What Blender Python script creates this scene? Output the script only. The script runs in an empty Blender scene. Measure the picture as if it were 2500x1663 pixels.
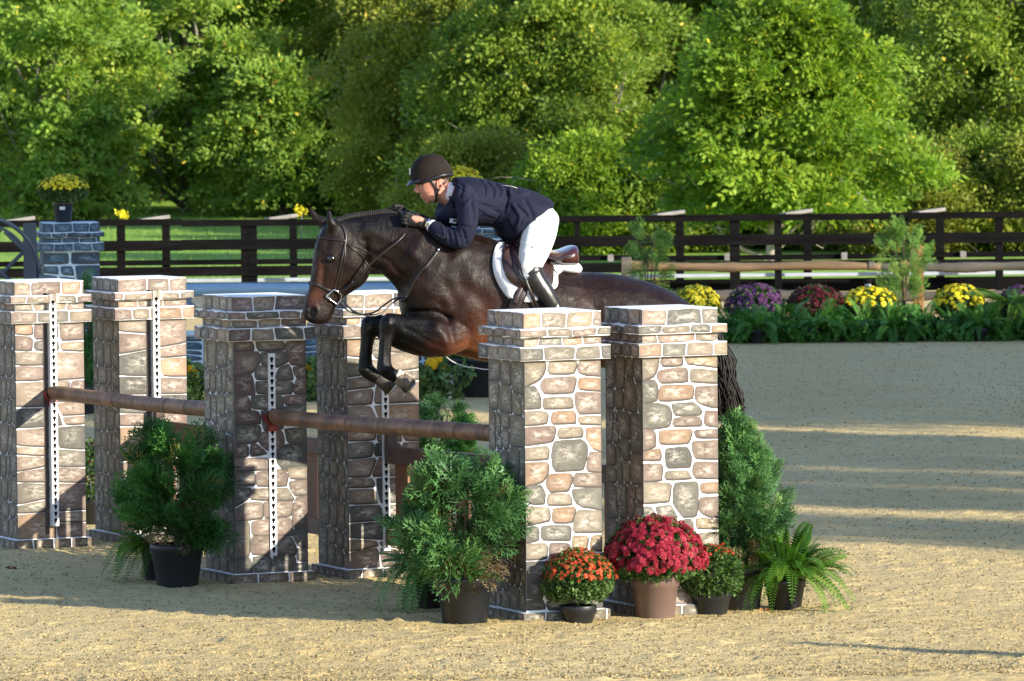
import bpy, bmesh, math, random
import numpy as np
from mathutils import Vector, Matrix
from mathutils.bvhtree import BVHTree

# ------------------------------------------------------------------ camera, world, sun
SC = bpy.context.scene
COL = SC.collection
CAM_H = 3.34
PITCH = math.radians(2.82)
ROLL = math.radians(0.55)
FPX = 200.0 / 36.0 * 2500.0
_F = Vector((0, math.cos(PITCH), -math.sin(PITCH)))
_U0 = Vector((0, math.sin(PITCH), math.cos(PITCH)))
_R0 = Vector((1, 0, 0))
CR = _R0 * math.cos(ROLL) - _U0 * math.sin(ROLL)
CU = _R0 * math.sin(ROLL) + _U0 * math.cos(ROLL)
CAMP = Vector((0, 0, CAM_H))
cam = bpy.data.cameras.new('camera'); camo = bpy.data.objects.new('camera', cam); COL.objects.link(camo)
cam.lens = 200; cam.sensor_width = 36; cam.clip_start = 1; cam.clip_end = 3000
cam.dof.use_dof = True; cam.dof.focus_distance = 35.2; cam.dof.aperture_fstop = 11.0
camo.matrix_world = Matrix(((CR.x, CU.x, -_F.x, 0), (CR.y, CU.y, -_F.y, 0), (CR.z, CU.z, -_F.z, CAM_H), (0, 0, 0, 1)))
SC.camera = camo

SUN_AZ = math.radians(33)        # to the right and this much towards the viewer
SUN_EL = math.radians(17)
SV = Vector((math.cos(SUN_AZ) * math.cos(SUN_EL), -math.sin(SUN_AZ) * math.cos(SUN_EL), math.sin(SUN_EL)))
w = bpy.data.worlds.new("World"); SC.world = w; w.use_nodes = True
nt = w.node_tree; nt.nodes.clear()
sky = nt.nodes.new('ShaderNodeTexSky'); sky.sky_type = 'NISHITA'; sky.sun_disc = False
sky.sun_elevation = SUN_EL; sky.sun_rotation = math.atan2(SV.x, SV.y)
sky.altitude = 200; sky.air_density = 1.0; sky.dust_density = 0.2; sky.ozone_density = 1.2
bg = nt.nodes.new('ShaderNodeBackground'); bg.inputs[1].default_value = 0.132
wo = nt.nodes.new('ShaderNodeOutputWorld')
tint = nt.nodes.new('ShaderNodeMix'); tint.data_type = 'RGBA'; tint.blend_type = 'MULTIPLY'; tint.inputs[0].default_value = 1.0; tint.inputs[7].default_value = (0.99, 1.01, 1.20, 1)
nt.links.new(sky.outputs[0], tint.inputs[6]); nt.links.new(tint.outputs[2], bg.inputs[0]); nt.links.new(bg.outputs[0], wo.inputs[0])
sl = bpy.data.lights.new('sun', 'SUN'); sl.energy = 4.5; sl.angle = math.radians(0.5); sl.color = (1.0, 0.92, 0.76)
so = bpy.data.objects.new('sun', sl); COL.objects.link(so)
so.location = (30, -25, 20)
so.rotation_euler = SV.to_track_quat('Z', 'Y').to_euler()
SC.view_settings.view_transform = 'Standard'; SC.view_settings.look = 'None'
SC.view_settings.exposure = 1.15; SC.view_settings.gamma = 1.0
SC.render.engine = 'CYCLES'
SC.cycles.max_bounces = 5; SC.cycles.diffuse_bounces = 3; SC.cycles.glossy_bounces = 2
SC.cycles.transmission_bounces = 3; SC.cycles.transparent_max_bounces = 4
SC.cycles.caustics_reflective = False; SC.cycles.caustics_refractive = False

# ------------------------------------------------------------------ measuring helpers (photo 2500 x 1663)
def ray(x, y):
    return (_F * FPX + CR * (x - 1250) + CU * (831.5 - y)).normalized()
def G(x, y, z=0.0):
    d = ray(x, y); t = (z - CAM_H) / d.z
    return CAMP + d * t
def AT(x, y, D):
    d = ray(x, y); return CAMP + d * (D / d.y)
def gy(x, D):          # ground point straight under column x at distance D
    p = AT(x, 900, D); return Vector((p.x, p.y, 0))

# ------------------------------------------------------------------ object helpers
rnd = random.Random(7)
def link(o, parent=None):
    COL.objects.link(o)
    if parent is not None: o.parent = parent
    return o
def tag(o, label=None, cat=None, group=None, kind=None):
    if label: o['label'] = label
    if cat: o['category'] = cat
    if group: o['group'] = group
    if kind: o['kind'] = kind
    return o
def thing(name, label, cat, loc, rz=0.0, group=None):
    o = bpy.data.objects.new(name, None); COL.objects.link(o)
    o.location = loc; o.rotation_euler = (0, 0, rz); o.empty_display_size = 0.2
    return tag(o, label, cat, group)
def base_of(parent):
    p = Vector((0, 0, 0)); o = parent
    while o is not None:
        p = p + Vector(o.location); o = o.parent
    return p
def mk(name, V, F, mats, parent=None, smooth=False, var=None, mi=None, world=False, uv=None, col=None):
    """one mesh object. world=True: V are world coordinates, made local to the (unrotated) parent"""
    V = np.asarray(V, dtype=np.float64).reshape(-1, 3)
    if world and parent is not None:
        V = V - np.array(base_of(parent))
    me = bpy.data.meshes.new(name)
    if isinstance(F, np.ndarray):
        n, k = F.shape
        me.vertices.add(len(V)); me.vertices.foreach_set('co', V.astype(np.float32).ravel())
        me.loops.add(n * k); me.loops.foreach_set('vertex_index', F.astype(np.int32).ravel())
        me.polygons.add(n); me.polygons.foreach_set('loop_start', np.arange(0, n * k, k, dtype=np.int32))
        me.polygons.foreach_set('loop_total', np.full(n, k, dtype=np.int32))
        me.update(calc_edges=True)
    else:
        me.from_pydata([tuple(v) for v in V], [], [tuple(f) for f in F])
    if not isinstance(mats, (list, tuple)): mats = [mats]
    for m in mats: me.materials.append(m)
    if mi is not None: me.polygons.foreach_set('material_index', np.asarray(mi, dtype=np.int32))
    if smooth: me.polygons.foreach_set('use_smooth', np.ones(len(me.polygons), dtype=bool))
    if var is not None:
        a = me.attributes.new('v', 'FLOAT', 'POINT'); a.data.foreach_set('value', np.asarray(var, dtype=np.float32))
    if uv is not None:
        u = me.uv_layers.new(name='SUV'); u.data.foreach_set('uv', np.asarray(uv, dtype=np.float32).ravel())
    if col is not None:
        c = me.attributes.new('Col', 'FLOAT_COLOR', 'CORNER'); c.data.foreach_set('color', np.asarray(col, dtype=np.float32).ravel())
    me.update()
    return link(bpy.data.objects.new(name, me), parent)

class MB:
    """collects simple shapes into one mesh"""
    def __init__(s): s.V = []; s.F = []; s.M = []
    def add(s, V, F, m=0):
        o = len(s.V); s.V += [tuple(v) for v in V]; s.F += [tuple(i + o for i in f) for f in F]; s.M += [m] * len(F)
        return s
    def box(s, c, d, rz=0, bev=0.0, m=0, R=None):
        x, y, z = d[0] / 2, d[1] / 2, d[2] / 2
        if R is None: R = Matrix.Rotation(rz, 3, 'Z')
        c = Vector(c)
        if bev <= 0:
            P = [(-x, -y, -z), (x, -y, -z), (x, y, -z), (-x, y, -z), (-x, -y, z), (x, -y, z), (x, y, z), (-x, y, z)]
            Fc = [(0, 3, 2, 1), (4, 5, 6, 7), (0, 1, 5, 4), (1, 2, 6, 5), (2, 3, 7, 6), (3, 0, 4, 7)]
        else:
            bm = bmesh.new(); bmesh.ops.create_cube(bm, size=1)
            for v in bm.verts: v.co = Vector((v.co.x * 2 * x, v.co.y * 2 * y, v.co.z * 2 * z))
            bmesh.ops.bevel(bm, geom=bm.edges[:], offset=bev, segments=2, affect='EDGES', profile=0.6)
            bm.verts.index_update(); P = [v.co.copy() for v in bm.verts]; Fc = [[v.index for v in f.verts] for f in bm.faces]; bm.free()
        return s.add([c + R @ Vector(p) for p in P], Fc, m)
    def tube(s, pts, rad, n=10, m=0, cap=True, flat=None):
        V, F = tube(pts, rad, n, cap, flat); return s.add(V, F, m)
    def lathe(s, c, prof, n=28, m=0):
        c = Vector(c); V = []; F = []
        for r, z in prof:
            for k in range(n):
                a = 2 * math.pi * k / n; V.append(c + Vector((r * math.cos(a), r * math.sin(a), z)))
        for i in range(len(prof) - 1):
            for k in range(n):
                k2 = (k + 1) % n; F.append((i * n + k, i * n + k2, (i + 1) * n + k2, (i + 1) * n + k))
        return s.add(V, F, m)
    def go(s, name, mats, parent=None, smooth=False, world=False, **k):
        return mk(name, s.V, s.F, mats, parent, smooth, mi=s.M, world=world, **k)

def tube(pts, rad, n=10, cap=True, flat=None):
    """tapered tube along pts; flat=(normal, ratio) flattens it into a strap"""
    pts = [Vector(p) for p in pts]
    if not isinstance(rad, (list, tuple)): rad = [rad] * len(pts)
    V = []; F = []; up = None
    for i, p in enumerate(pts):
        t = (pts[min(i + 1, len(pts) - 1)] - pts[max(i - 1, 0)])
        if t.length < 1e-9: t = Vector((0, 0, 1))
        t.normalize()
        if flat is not None:
            nn = flat[0][i] if isinstance(flat[0], list) else flat[0]
            a = nn - t * nn.dot(t); a.normalize(); b = t.cross(a)
            ra, rb = flat[1] * rad[i], rad[i]
        else:
            if up is None:
                up = Vector((0, 0, 1)) if abs(t.z) < 0.9 else Vector((1, 0, 0))
            a = up - t * up.dot(t); a.normalize(); up = a; b = t.cross(a); ra = rb = rad[i]
        for k in range(n):
            th = 2 * math.pi * k / n
            V.append(p + a * (ra * math.cos(th)) + b * (rb * math.sin(th)))
    for i in range(len(pts) - 1):
        for k in range(n):
            k2 = (k + 1) % n; F.append((i * n + k, i * n + k2, (i + 1) * n + k2, (i + 1) * n + k))
    if cap:
        F.append(tuple(range(n - 1, -1, -1))); F.append(tuple(range((len(pts) - 1) * n, len(pts) * n)))
    return V, F
def smoothpath(P, k=6):
    P = [Vector(p) for p in P]; out = []
    for i in range(len(P) - 1):
        p0 = P[max(i - 1, 0)]; p1 = P[i]; p2 = P[i + 1]; p3 = P[min(i + 2, len(P) - 1)]
        for j in range(k):
            t = j / k
            out.append(0.5 * ((2 * p1) + (p2 - p0) * t + (2 * p0 - 5 * p1 + 4 * p2 - p3) * t * t + (3 * p1 - p0 - 3 * p2 + p3) * t ** 3))
    out.append(P[-1]); return out

# numpy instancing of a small template: frames (M,3,3) columns = x,y,z axes
def frames(d, nrm):
    d = d / np.linalg.norm(d, axis=1, keepdims=True)
    y = np.cross(nrm, d); y /= np.maximum(np.linalg.norm(y, axis=1, keepdims=True), 1e-9)
    z = np.cross(d, y)
    return np.stack([d, y, z], axis=2)
def inst(TV, TF, fr, org, sc):
    M = len(org); N = len(TV)
    V = np.einsum('mij,nj->mni', fr, TV) * np.asarray(sc).reshape(-1, 1, 1) + org[:, None, :]
    F = (TF[None, :, :] + (np.arange(M) * N)[:, None, None]).reshape(-1, TF.shape[1])
    return V.reshape(-1, 3), F
def joinq(parts):
    Vs = []; Fs = []; vs = []; o = 0
    for V, F, v in parts:
        Vs.append(V); Fs.append(F + o); vs.append(v); o += len(V)
    return np.concatenate(Vs), np.concatenate(Fs), np.concatenate(vs)

# ------------------------------------------------------------------ materials
def new_mat(name):
    m = bpy.data.materials.new(name); m.use_nodes = True; t = m.node_tree; t.nodes.clear()
    o = t.nodes.new('ShaderNodeOutputMaterial'); return m, t, o
def N(t, typ, **k):
    n = t.nodes.new(typ)
    for a, b in k.items(): setattr(n, a, b)
    return n
def setin(n, **k):
    for a, b in k.items(): n.inputs[a.replace('_', ' ')].default_value = b
def rgba(c): return (c[0], c[1], c[2], 1)
def ramp(t, fac, stops):
    r = N(t, 'ShaderNodeValToRGB'); e = r.color_ramp.elements
    while len(e) < len(stops): e.new(0.5)
    for i, (p, c) in enumerate(stops): e[i].position = p; e[i].color = rgba(c)
    t.links.new(fac, r.inputs[0]); return r.outputs[0]
def noise(t, scale, detail=4, rough=0.6, vec=None, stretch=None, coord='Object', dist=0.0):
    tc = N(t, 'ShaderNodeTexCoord'); v = tc.outputs[coord] if vec is None else vec
    if stretch:
        mp = N(t, 'ShaderNodeMapping'); mp.inputs['Scale'].default_value = stretch; t.links.new(v, mp.inputs[0]); v = mp.outputs[0]
    n = N(t, 'ShaderNodeTexNoise'); n.inputs['Scale'].default_value = scale; n.inputs['Detail'].default_value = detail
    n.inputs['Roughness'].default_value = rough; n.inputs['Distortion'].default_value = dist
    t.links.new(v, n.inputs['Vector']); return n.outputs[0]
def mixc(t, fac, a, b, mode='MIX'):
    m = N(t, 'ShaderNodeMix'); m.data_type = 'RGBA'; m.blend_type = mode
    for i, x in ((0, fac), (6, a), (7, b)):
        if hasattr(x, 'is_output') or hasattr(x, 'links'): t.links.new(x, m.inputs[i])
        else: m.inputs[i].default_value = x if i == 0 else rgba(x)
    return m.outputs[2]
def math_(t, op, a, b=0.0, clamp=False):
    m = N(t, 'ShaderNodeMath', operation=op); m.use_clamp = clamp
    for i, x in ((0, a), (1, b)):
        if hasattr(x, 'links'): t.links.new(x, m.inputs[i])
        else: m.inputs[i].default_value = x
    return m.outputs[0]
def bump(t, h, strength, dist):
    b = N(t, 'ShaderNodeBump'); b.inputs['Strength'].default_value = strength; b.inputs['Distance'].default_value = dist
    t.links.new(h, b.inputs['Height']); return b.outputs[0]
def pbr(name, c1, c2=None, scale=8, rough=0.6, bumpd=0.0, bscale=None, spec=0.5, metal=0.0, stretch=None, coat=0.0, detail=4, lo=0.35, hi=0.65, sheen=0.0):
    m, t, o = new_mat(name); b = N(t, 'ShaderNodeBsdfPrincipled')
    b.inputs['Roughness'].default_value = rough; b.inputs['Metallic'].default_value = metal
    b.inputs['Specular IOR Level'].default_value = spec; b.inputs['Coat Weight'].default_value = coat
    b.inputs['Sheen Weight'].default_value = sheen
    if c2 is None: c2 = tuple(x * 0.8 for x in c1)
    t.links.new(ramp(t, noise(t, scale, detail, 0.6, stretch=stretch), [(lo, c1), (hi, c2)]), b.inputs['Base Color'])
    if bumpd > 0: t.links.new(bump(t, noise(t, bscale or scale * 3, 5, 0.65, stretch=stretch), 0.7, bumpd), b.inputs['Normal'])
    t.links.new(b.outputs[0], o.inputs[0]); return m
def leafmat(name, stops, transl=0.3, rough=0.55, spec=0.3, patch=0.0, patchcol=(0.2, 0.2, 0.03)):
    """leaf colour runs along 'v' (0..1), one value per leaf"""
    m, t, o = new_mat(name)
    a = N(t, 'ShaderNodeAttribute'); a.attribute_name = 'v'
    c = ramp(t, a.outputs['Fac'], stops)
    if patch > 0:
        pn = ramp(t, noise(t, 0.35, 3, 0.5), [(0.48, (0, 0, 0)), (0.66, (1, 1, 1))])
        c = mixc(t, math_(t, 'MULTIPLY', pn, patch), c, patchcol)
    b = N(t, 'ShaderNodeBsdfPrincipled'); b.inputs['Roughness'].default_value = rough; b.inputs['Specular IOR Level'].default_value = spec
    t.links.new(c, b.inputs['Base Color'])
    tr = N(t, 'ShaderNodeBsdfTranslucent'); t.links.new(mixc(t, 1.0, c, (1.0, 1.0, 0.55), 'MULTIPLY'), tr.inputs[0])
    mx = N(t, 'ShaderNodeMixShader'); mx.inputs[0].default_value = transl
    t.links.new(b.outputs[0], mx.inputs[1]); t.links.new(tr.outputs[0], mx.inputs[2]); t.links.new(mx.outputs[0], o.inputs[0])
    return m
# ------------------------------------------------------------------ setting: ground, grass, hill
def sand_mat():
    m, t, o = new_mat('arena_sand'); b = N(t, 'ShaderNodeBsdfPrincipled')
    b.inputs['Roughness'].default_value = 0.95; b.inputs['Specular IOR Level'].default_value = 0.15
    big = ramp(t, noise(t, 0.5, 4, 0.6, stretch=(1, 0.5, 1)), [(0.35, (0.58, 0.425, 0.175)), (0.68, (0.67, 0.51, 0.235))])
    fine = noise(t, 38, 3, 0.7)
    c = mixc(t, math_(t, 'MULTIPLY', ramp(t, fine, [(0.52, (0, 0, 0)), (0.7, (1, 1, 1))]), 0.5), big, (0.74, 0.61, 0.33))
    sp = ramp(t, noise(t, 22, 4, 0.7, stretch=(0.6, 1, 1)), [(0.28, (1, 1, 1)), (0.42, (0, 0, 0))])
    c = mixc(t, math_(t, 'MULTIPLY', sp, 0.55), c, (0.30, 0.23, 0.13))
    st = ramp(t, noise(t, 1.6, 5, 0.7, stretch=(0.22, 2.2, 1)), [(0.42, (0, 0, 0)), (0.66, (1, 1, 1))])
    c = mixc(t, math_(t, 'MULTIPLY', st, 0.35), c, (0.46, 0.37, 0.22))
    cl = ramp(t, noise(t, 3.2, 6, 0.8, stretch=(0.6, 1.6, 1)), [(0.30, (1, 1, 1)), (0.40, (0, 0, 0))])
    c = mixc(t, math_(t, 'MULTIPLY', cl, 0.6), c, (0.26, 0.2, 0.12))
    t.links.new(c, b.inputs['Base Color'])
    h = math_(t, 'ADD', noise(t, 26, 5, 0.75), math_(t, 'MULTIPLY', noise(t, 5, 4, 0.65, stretch=(.6, 1.4, 1)), 2.2))
    t.links.new(bump(t, h, 0.9, 0.022), b.inputs['Normal'])
    t.links.new(b.outputs[0], o.inputs[0]); return m
SAND = sand_mat()
def sheet(name, x0, x1, y0, y1, z, mat, nx=1, ny=1, hf=None):
    V = []; F = []
    for j in range(ny + 1):
        for i in range(nx + 1):
            x = x0 + (x1 - x0) * i / nx; y = y0 + (y1 - y0) * j / ny
            V.append((x, y, z + (hf(x, y) if hf else 0)))
    for j in range(ny):
        for i in range(nx):
            a = j * (nx + 1) + i; F.append((a, a + 1, a + nx + 2, a + nx + 1))
    return mk(name, V, F, mat)
tag(sheet('ground', -600, 600, -60, 1500, 0.0, SAND), kind='structure')
GRASS = pbr('lawn', (0.19, 0.34, 0.05), (0.31, 0.43, 0.08), scale=0.5, rough=0.9, bumpd=0.08, bscale=9, spec=0.1, detail=8)
tag(sheet('lawn', -300, 300, 83.0, 700, 0.004, GRASS), kind='structure')
HILLM = pbr('forest_floor', (0.03, 0.045, 0.012), (0.05, 0.06, 0.02), scale=0.3, rough=1, spec=0.05, bumpd=0.5, bscale=1.2)
tag(sheet('hill', -300, 300, 174, 436, -0.05, HILLM, 40, 40, lambda x, y: 0.055 * (y - 174) + 14 * (1 - math.cos(min(1, (y - 174) / 120) * math.pi)) / 2 + 0.8 * math.sin(x * .13) * min(1, (y - 174) / 20)), kind='structure')

rs = np.random.RandomState(11)
# churned footing: hoof dents and rough harrowed surface in front and round the jump
nx_, ny_ = 220, 800; gx = np.linspace(-4.6, 4.6, nx_); gyy = np.linspace(29.5, 58.0, ny_); XX, YY = np.meshgrid(gx, gyy); ZZ = np.zeros_like(XX)
def vnoise(X, Y, f, seed):
    r = np.random.RandomState(seed); T = r.rand(512, 512); x = X * f + 97; y = Y * f + 31; xi = np.floor(x).astype(int); yi = np.floor(y).astype(int); fx = x - xi; fy = y - yi; fx = fx * fx * (3 - 2 * fx); fy = fy * fy * (3 - 2 * fy)
    g = lambda a, b: T[a % 512, b % 512]
    return (g(xi, yi) * (1 - fx) + g(xi + 1, yi) * fx) * (1 - fy) + (g(xi, yi + 1) * (1 - fx) + g(xi + 1, yi + 1) * fx) * fy - .5
for f, a in ((.9, .010), (2.6, .009), (6.5, .009), (13, .009), (24, .006)): ZZ += a * vnoise(XX, YY, f, int(f * 10))
for k in range(1500):
    cx, cy = (rs.rand() * 2 - 1) * 4.5, 29.6 + 28 * rs.rand() ** 1.2; rr = .045 + .03 * rs.rand(); j0 = np.searchsorted(gyy, cy - .2); j1 = np.searchsorted(gyy, cy + .2); i0 = np.searchsorted(gx, cx - .2); i1 = np.searchsorted(gx, cx + .2)
    q = np.hypot(XX[j0:j1, i0:i1] - cx, YY[j0:j1, i0:i1] - cy) / rr
    ZZ[j0:j1, i0:i1] += (.011 + .012 * rs.rand()) * (-np.exp(-q ** 2) + .55 * np.exp(-((q - 1.5) / .45) ** 2))
fade = np.minimum(1, np.minimum(np.minimum((XX + 4.6), (4.6 - XX)), np.minimum(YY - 29.5, (58 - YY) / 2)) / .4)
ZZ = .004 + (.010 + ZZ) * np.clip(fade, 0, 1); ZZ = np.maximum(ZZ, .0015)
ii = np.arange(ny_ * nx_).reshape(ny_, nx_); FF = np.stack([ii[:-1, :-1], ii[:-1, 1:], ii[1:, 1:], ii[1:, :-1]], -1).reshape(-1, 4)
tag(mk('footing', np.stack([XX, YY, ZZ], -1).reshape(-1, 3), FF, SAND, smooth=True), kind='structure')
# loose clods of sand
n = 110000
D = 30.5 + 37 * rs.rand(n) ** 2.3
X = (rs.rand(n) * 2 - 1) * (D * 0.098 + 0.3)
jx = np.clip(((X + 4.6) / 9.2 * (nx_ - 1)).astype(int), 0, nx_ - 1); jy = np.clip(((D - 29.5) / 28.5 * (ny_ - 1)).astype(int), 0, ny_ - 1); P = np.stack([X, D, np.where(D < 58, ZZ[jy, jx], 0)], 1)
TVc = np.array([(1, 0, 0), (-.45, .85, .05), (-.5, -.8, 0), (.1, .05, .85), (-.2, .1, -.5)], float)
TFc = np.array([(0, 1, 3), (1, 2, 3), (2, 0, 3), (0, 2, 4)])
a = rs.rand(n) * 6.283; d = np.stack([np.cos(a), np.sin(a), (rs.rand(n) - .5) * .6], 1)
s = 0.0035 + 0.009 * rs.rand(n) ** 3 * (.7 + D / 90)
Vc, Fc = inst(TVc, TFc, frames(d, np.tile([0, 0, 1.0], (n, 1)) + (rs.rand(n, 3) - .5)), P, s)
CLOD = leafmat('sand_clod', [(0.0, (0.22, 0.165, 0.08)), (0.3, (0.36, 0.27, 0.125)), (0.97, (0.46, 0.35, 0.165)), (1.0, (0.50, 0.42, 0.24))], transl=0.0, rough=0.95, spec=0.1)
o = mk('sand_clods', Vc, Fc, CLOD, var=np.repeat(rs.rand(n), 5)); tag(o, 'loose crumbs of tan arena sand scattered over the ground', 'sand', kind='stuff')

# tufts of lawn grass
n = 26000
D = 83.5 + 60 * rs.rand(n); X = -D * 0.094 + rs.rand(n) * D * 0.115
P = np.stack([X, D, np.zeros(n)], 1)
TVg = np.array([(-.12, 0, 0), (.12, 0, 0), (.1, .02, 1), (.0, .05, 1.1)], float); TFg = np.array([(0, 1, 2, 3)])
a = rs.rand(n) * 6.283; d = np.stack([np.cos(a), np.sin(a), np.zeros(n)], 1)
Vg, Fg = inst(TVg, TFg, frames(d, np.stack([rs.randn(n) * .3, rs.randn(n) * .3, np.ones(n)], 1)), P, 0.03 + 0.05 * rs.rand(n) ** 2)
GBL = leafmat('grass_blade', [(0, (0.11, 0.22, 0.03)), (0.6, (0.2, 0.34, 0.05)), (1, (0.32, 0.38, 0.09))], transl=0.35)
o = mk('lawn_grass', Vg, Fg, GBL, var=np.repeat(rs.rand(n), 4)); tag(o, 'short sunlit green grass of the field behind the black fence', 'grass', kind='stuff')

# ------------------------------------------------------------------ painted stone pillars
def stone_mat(name, tint=(1, 1, 1), hi=(0.66, 0.60, 0.51), hif=0.62):
    m, t, o = new_mat(name); b = N(t, 'ShaderNodeBsdfPrincipled'); b.inputs['Roughness'].default_value = 0.55
    b.inputs['Specular IOR Level'].default_value = 0.3
    a = N(t, 'ShaderNodeAttribute'); a.attribute_name = 'Col'
    u = N(t, 'ShaderNodeUVMap'); u.uv_map = 'SUV'; sx = N(t, 'ShaderNodeSeparateXYZ'); t.links.new(u.outputs[0], sx.inputs[0])
    au = math_(t, 'ABSOLUTE', sx.outputs[0]); av = math_(t, 'ABSOLUTE', sx.outputs[1])
    r = math_(t, 'MAXIMUM', au, av)
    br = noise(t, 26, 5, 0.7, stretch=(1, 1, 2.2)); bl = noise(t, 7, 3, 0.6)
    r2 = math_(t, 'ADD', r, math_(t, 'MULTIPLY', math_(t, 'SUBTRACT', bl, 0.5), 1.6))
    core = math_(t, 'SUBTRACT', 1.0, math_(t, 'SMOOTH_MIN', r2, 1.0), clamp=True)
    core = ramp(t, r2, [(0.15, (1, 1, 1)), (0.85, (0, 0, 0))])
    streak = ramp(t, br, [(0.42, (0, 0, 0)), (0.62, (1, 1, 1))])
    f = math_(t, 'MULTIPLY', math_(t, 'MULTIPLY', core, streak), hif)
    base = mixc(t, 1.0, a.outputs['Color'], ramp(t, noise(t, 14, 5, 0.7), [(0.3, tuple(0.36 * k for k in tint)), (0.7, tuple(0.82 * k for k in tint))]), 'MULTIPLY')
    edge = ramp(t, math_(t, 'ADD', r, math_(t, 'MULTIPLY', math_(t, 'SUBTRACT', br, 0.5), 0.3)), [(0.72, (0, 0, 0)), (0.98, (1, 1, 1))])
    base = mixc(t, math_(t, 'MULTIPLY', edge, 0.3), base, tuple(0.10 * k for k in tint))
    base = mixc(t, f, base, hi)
    t.links.new(base, b.inputs['Base Color'])
    t.links.new(bump(t, br, 0.25, 0.003), b.inputs['Normal'])
    t.links.new(b.outputs[0], o.inputs[0]); return m
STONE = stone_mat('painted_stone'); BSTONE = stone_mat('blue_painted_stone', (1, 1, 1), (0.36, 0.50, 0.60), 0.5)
MORTAR = pbr('white_mortar_paint', (0.90, 0.90, 0.89), (0.82, 0.82, 0.81), scale=9, rough=0.6, bumpd=0.002, bscale=40)
BMORTAR = pbr('pale_blue_mortar_paint', (0.55, 0.68, 0.76), (0.42, 0.55, 0.64), scale=9, rough=0.6)
OUTL = pbr('dark_joint_paint', (0.075, 0.058, 0.045), (0.045, 0.036, 0.03), scale=20, rough=0.7)
PAL = [(0.36, 0.27, 0.19), (0.31, 0.215, 0.165), (0.19, 0.18, 0.145), (0.44, 0.28, 0.17), (0.30, 0.235, 0.17), (0.25, 0.165, 0.13), (0.39, 0.30, 0.20), (0.13, 0.12, 0.10), (0.34, 0.245, 0.185), (0.22, 0.19, 0.145)]
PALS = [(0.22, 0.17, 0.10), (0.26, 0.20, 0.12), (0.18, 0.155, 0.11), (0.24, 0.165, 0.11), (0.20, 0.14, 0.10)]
PALB = [(0.035, 0.085, 0.14), (0.055, 0.12, 0.18), (0.022, 0.045, 0.075), (0.07, 0.14, 0.20), (0.045, 0.095, 0.15)]

def hclip(poly, a, b, c):
    out = []; n = len(poly)
    for i in range(n):
        p, q = poly[i], poly[(i + 1) % n]; dp = a * p[0] + b * p[1] - c; dq = a * q[0] + b * q[1] - c
        if dp <= 0: out.append(p)
        if (dp < 0 < dq) or (dq < 0 < dp):
            k = dp / (dp - dq); out.append((p[0] + (q[0] - p[0]) * k, p[1] + (q[1] - p[1]) * k))
    return out
def area(poly):
    return 0.5 * sum(poly[i][0] * poly[(i + 1) % len(poly)][1] - poly[(i + 1) % len(poly)][0] * poly[i][1] for i in range(len(poly)))
def bsp(poly, R, wt, ht, out):
    xs = [p[0] for p in poly]; ys = [p[1] for p in poly]; ww = max(xs) - min(xs); hh = max(ys) - min(ys)
    rw, rh = ww / wt, hh / ht
    if max(rw, rh) < R.uniform(1.15, 1.75) or ww * hh < wt * ht * 0.75:
        out.append(poly); return
    f = R.uniform(0.36, 0.64)
    if rh * R.uniform(0.85, 1.15) > rw:
        ang = math.radians(90 + R.gauss(0, 4.5)); py = min(ys) + hh * f; px = (min(xs) + max(xs)) / 2
    else:
        ang = math.radians(R.gauss(0, 10)); px = min(xs) + ww * f; py = (min(ys) + max(ys)) / 2
    a, b = math.cos(ang), math.sin(ang); c = a * px + b * py
    for q in (hclip(poly, a, b, c), hclip(poly, -a, -b, -c)):
        if len(q) >= 3: bsp(q, R, wt, ht, out)
def inset(poly, m):
    q = list(poly); n = len(poly)
    for i in range(n):
        p0, p1 = poly[i], poly[(i + 1) % n]; dx, dy = p1[0] - p0[0], p1[1] - p0[1]; l = math.hypot(dx, dy)
        if l < 1e-6: continue
        a, b = dy / l, -dx / l; c = a * p0[0] + b * p0[1] - m
        q = hclip(q, a, b, c)
        if len(q) < 3: return None
    return q
def chaikin(p, k=2, t=0.25, rd=0.014):
    for _ in range(k):
        o = []
        for i in range(len(p)):
            a, b = p[i], p[(i + 1) % len(p)]; l = math.hypot(b[0] - a[0], b[1] - a[1]) + 1e-9
            tt = min(t, rd / l) if _ == 0 else t
            o.append((a[0] + (b[0] - a[0]) * tt, a[1] + (b[1] - a[1]) * tt)); o.append((b[0] - (b[0] - a[0]) * tt, b[1] - (b[1] - a[1]) * tt))
        p = o
    return p
def rclip(p, x0, x1, y0, y1):
    for a, b, c in ((-1, 0, -x0), (1, 0, x1), (0, -1, -y0), (0, 1, y1)):
        p = hclip(p, a, b, c)
        if len(p) < 3: return None
    return p
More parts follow.
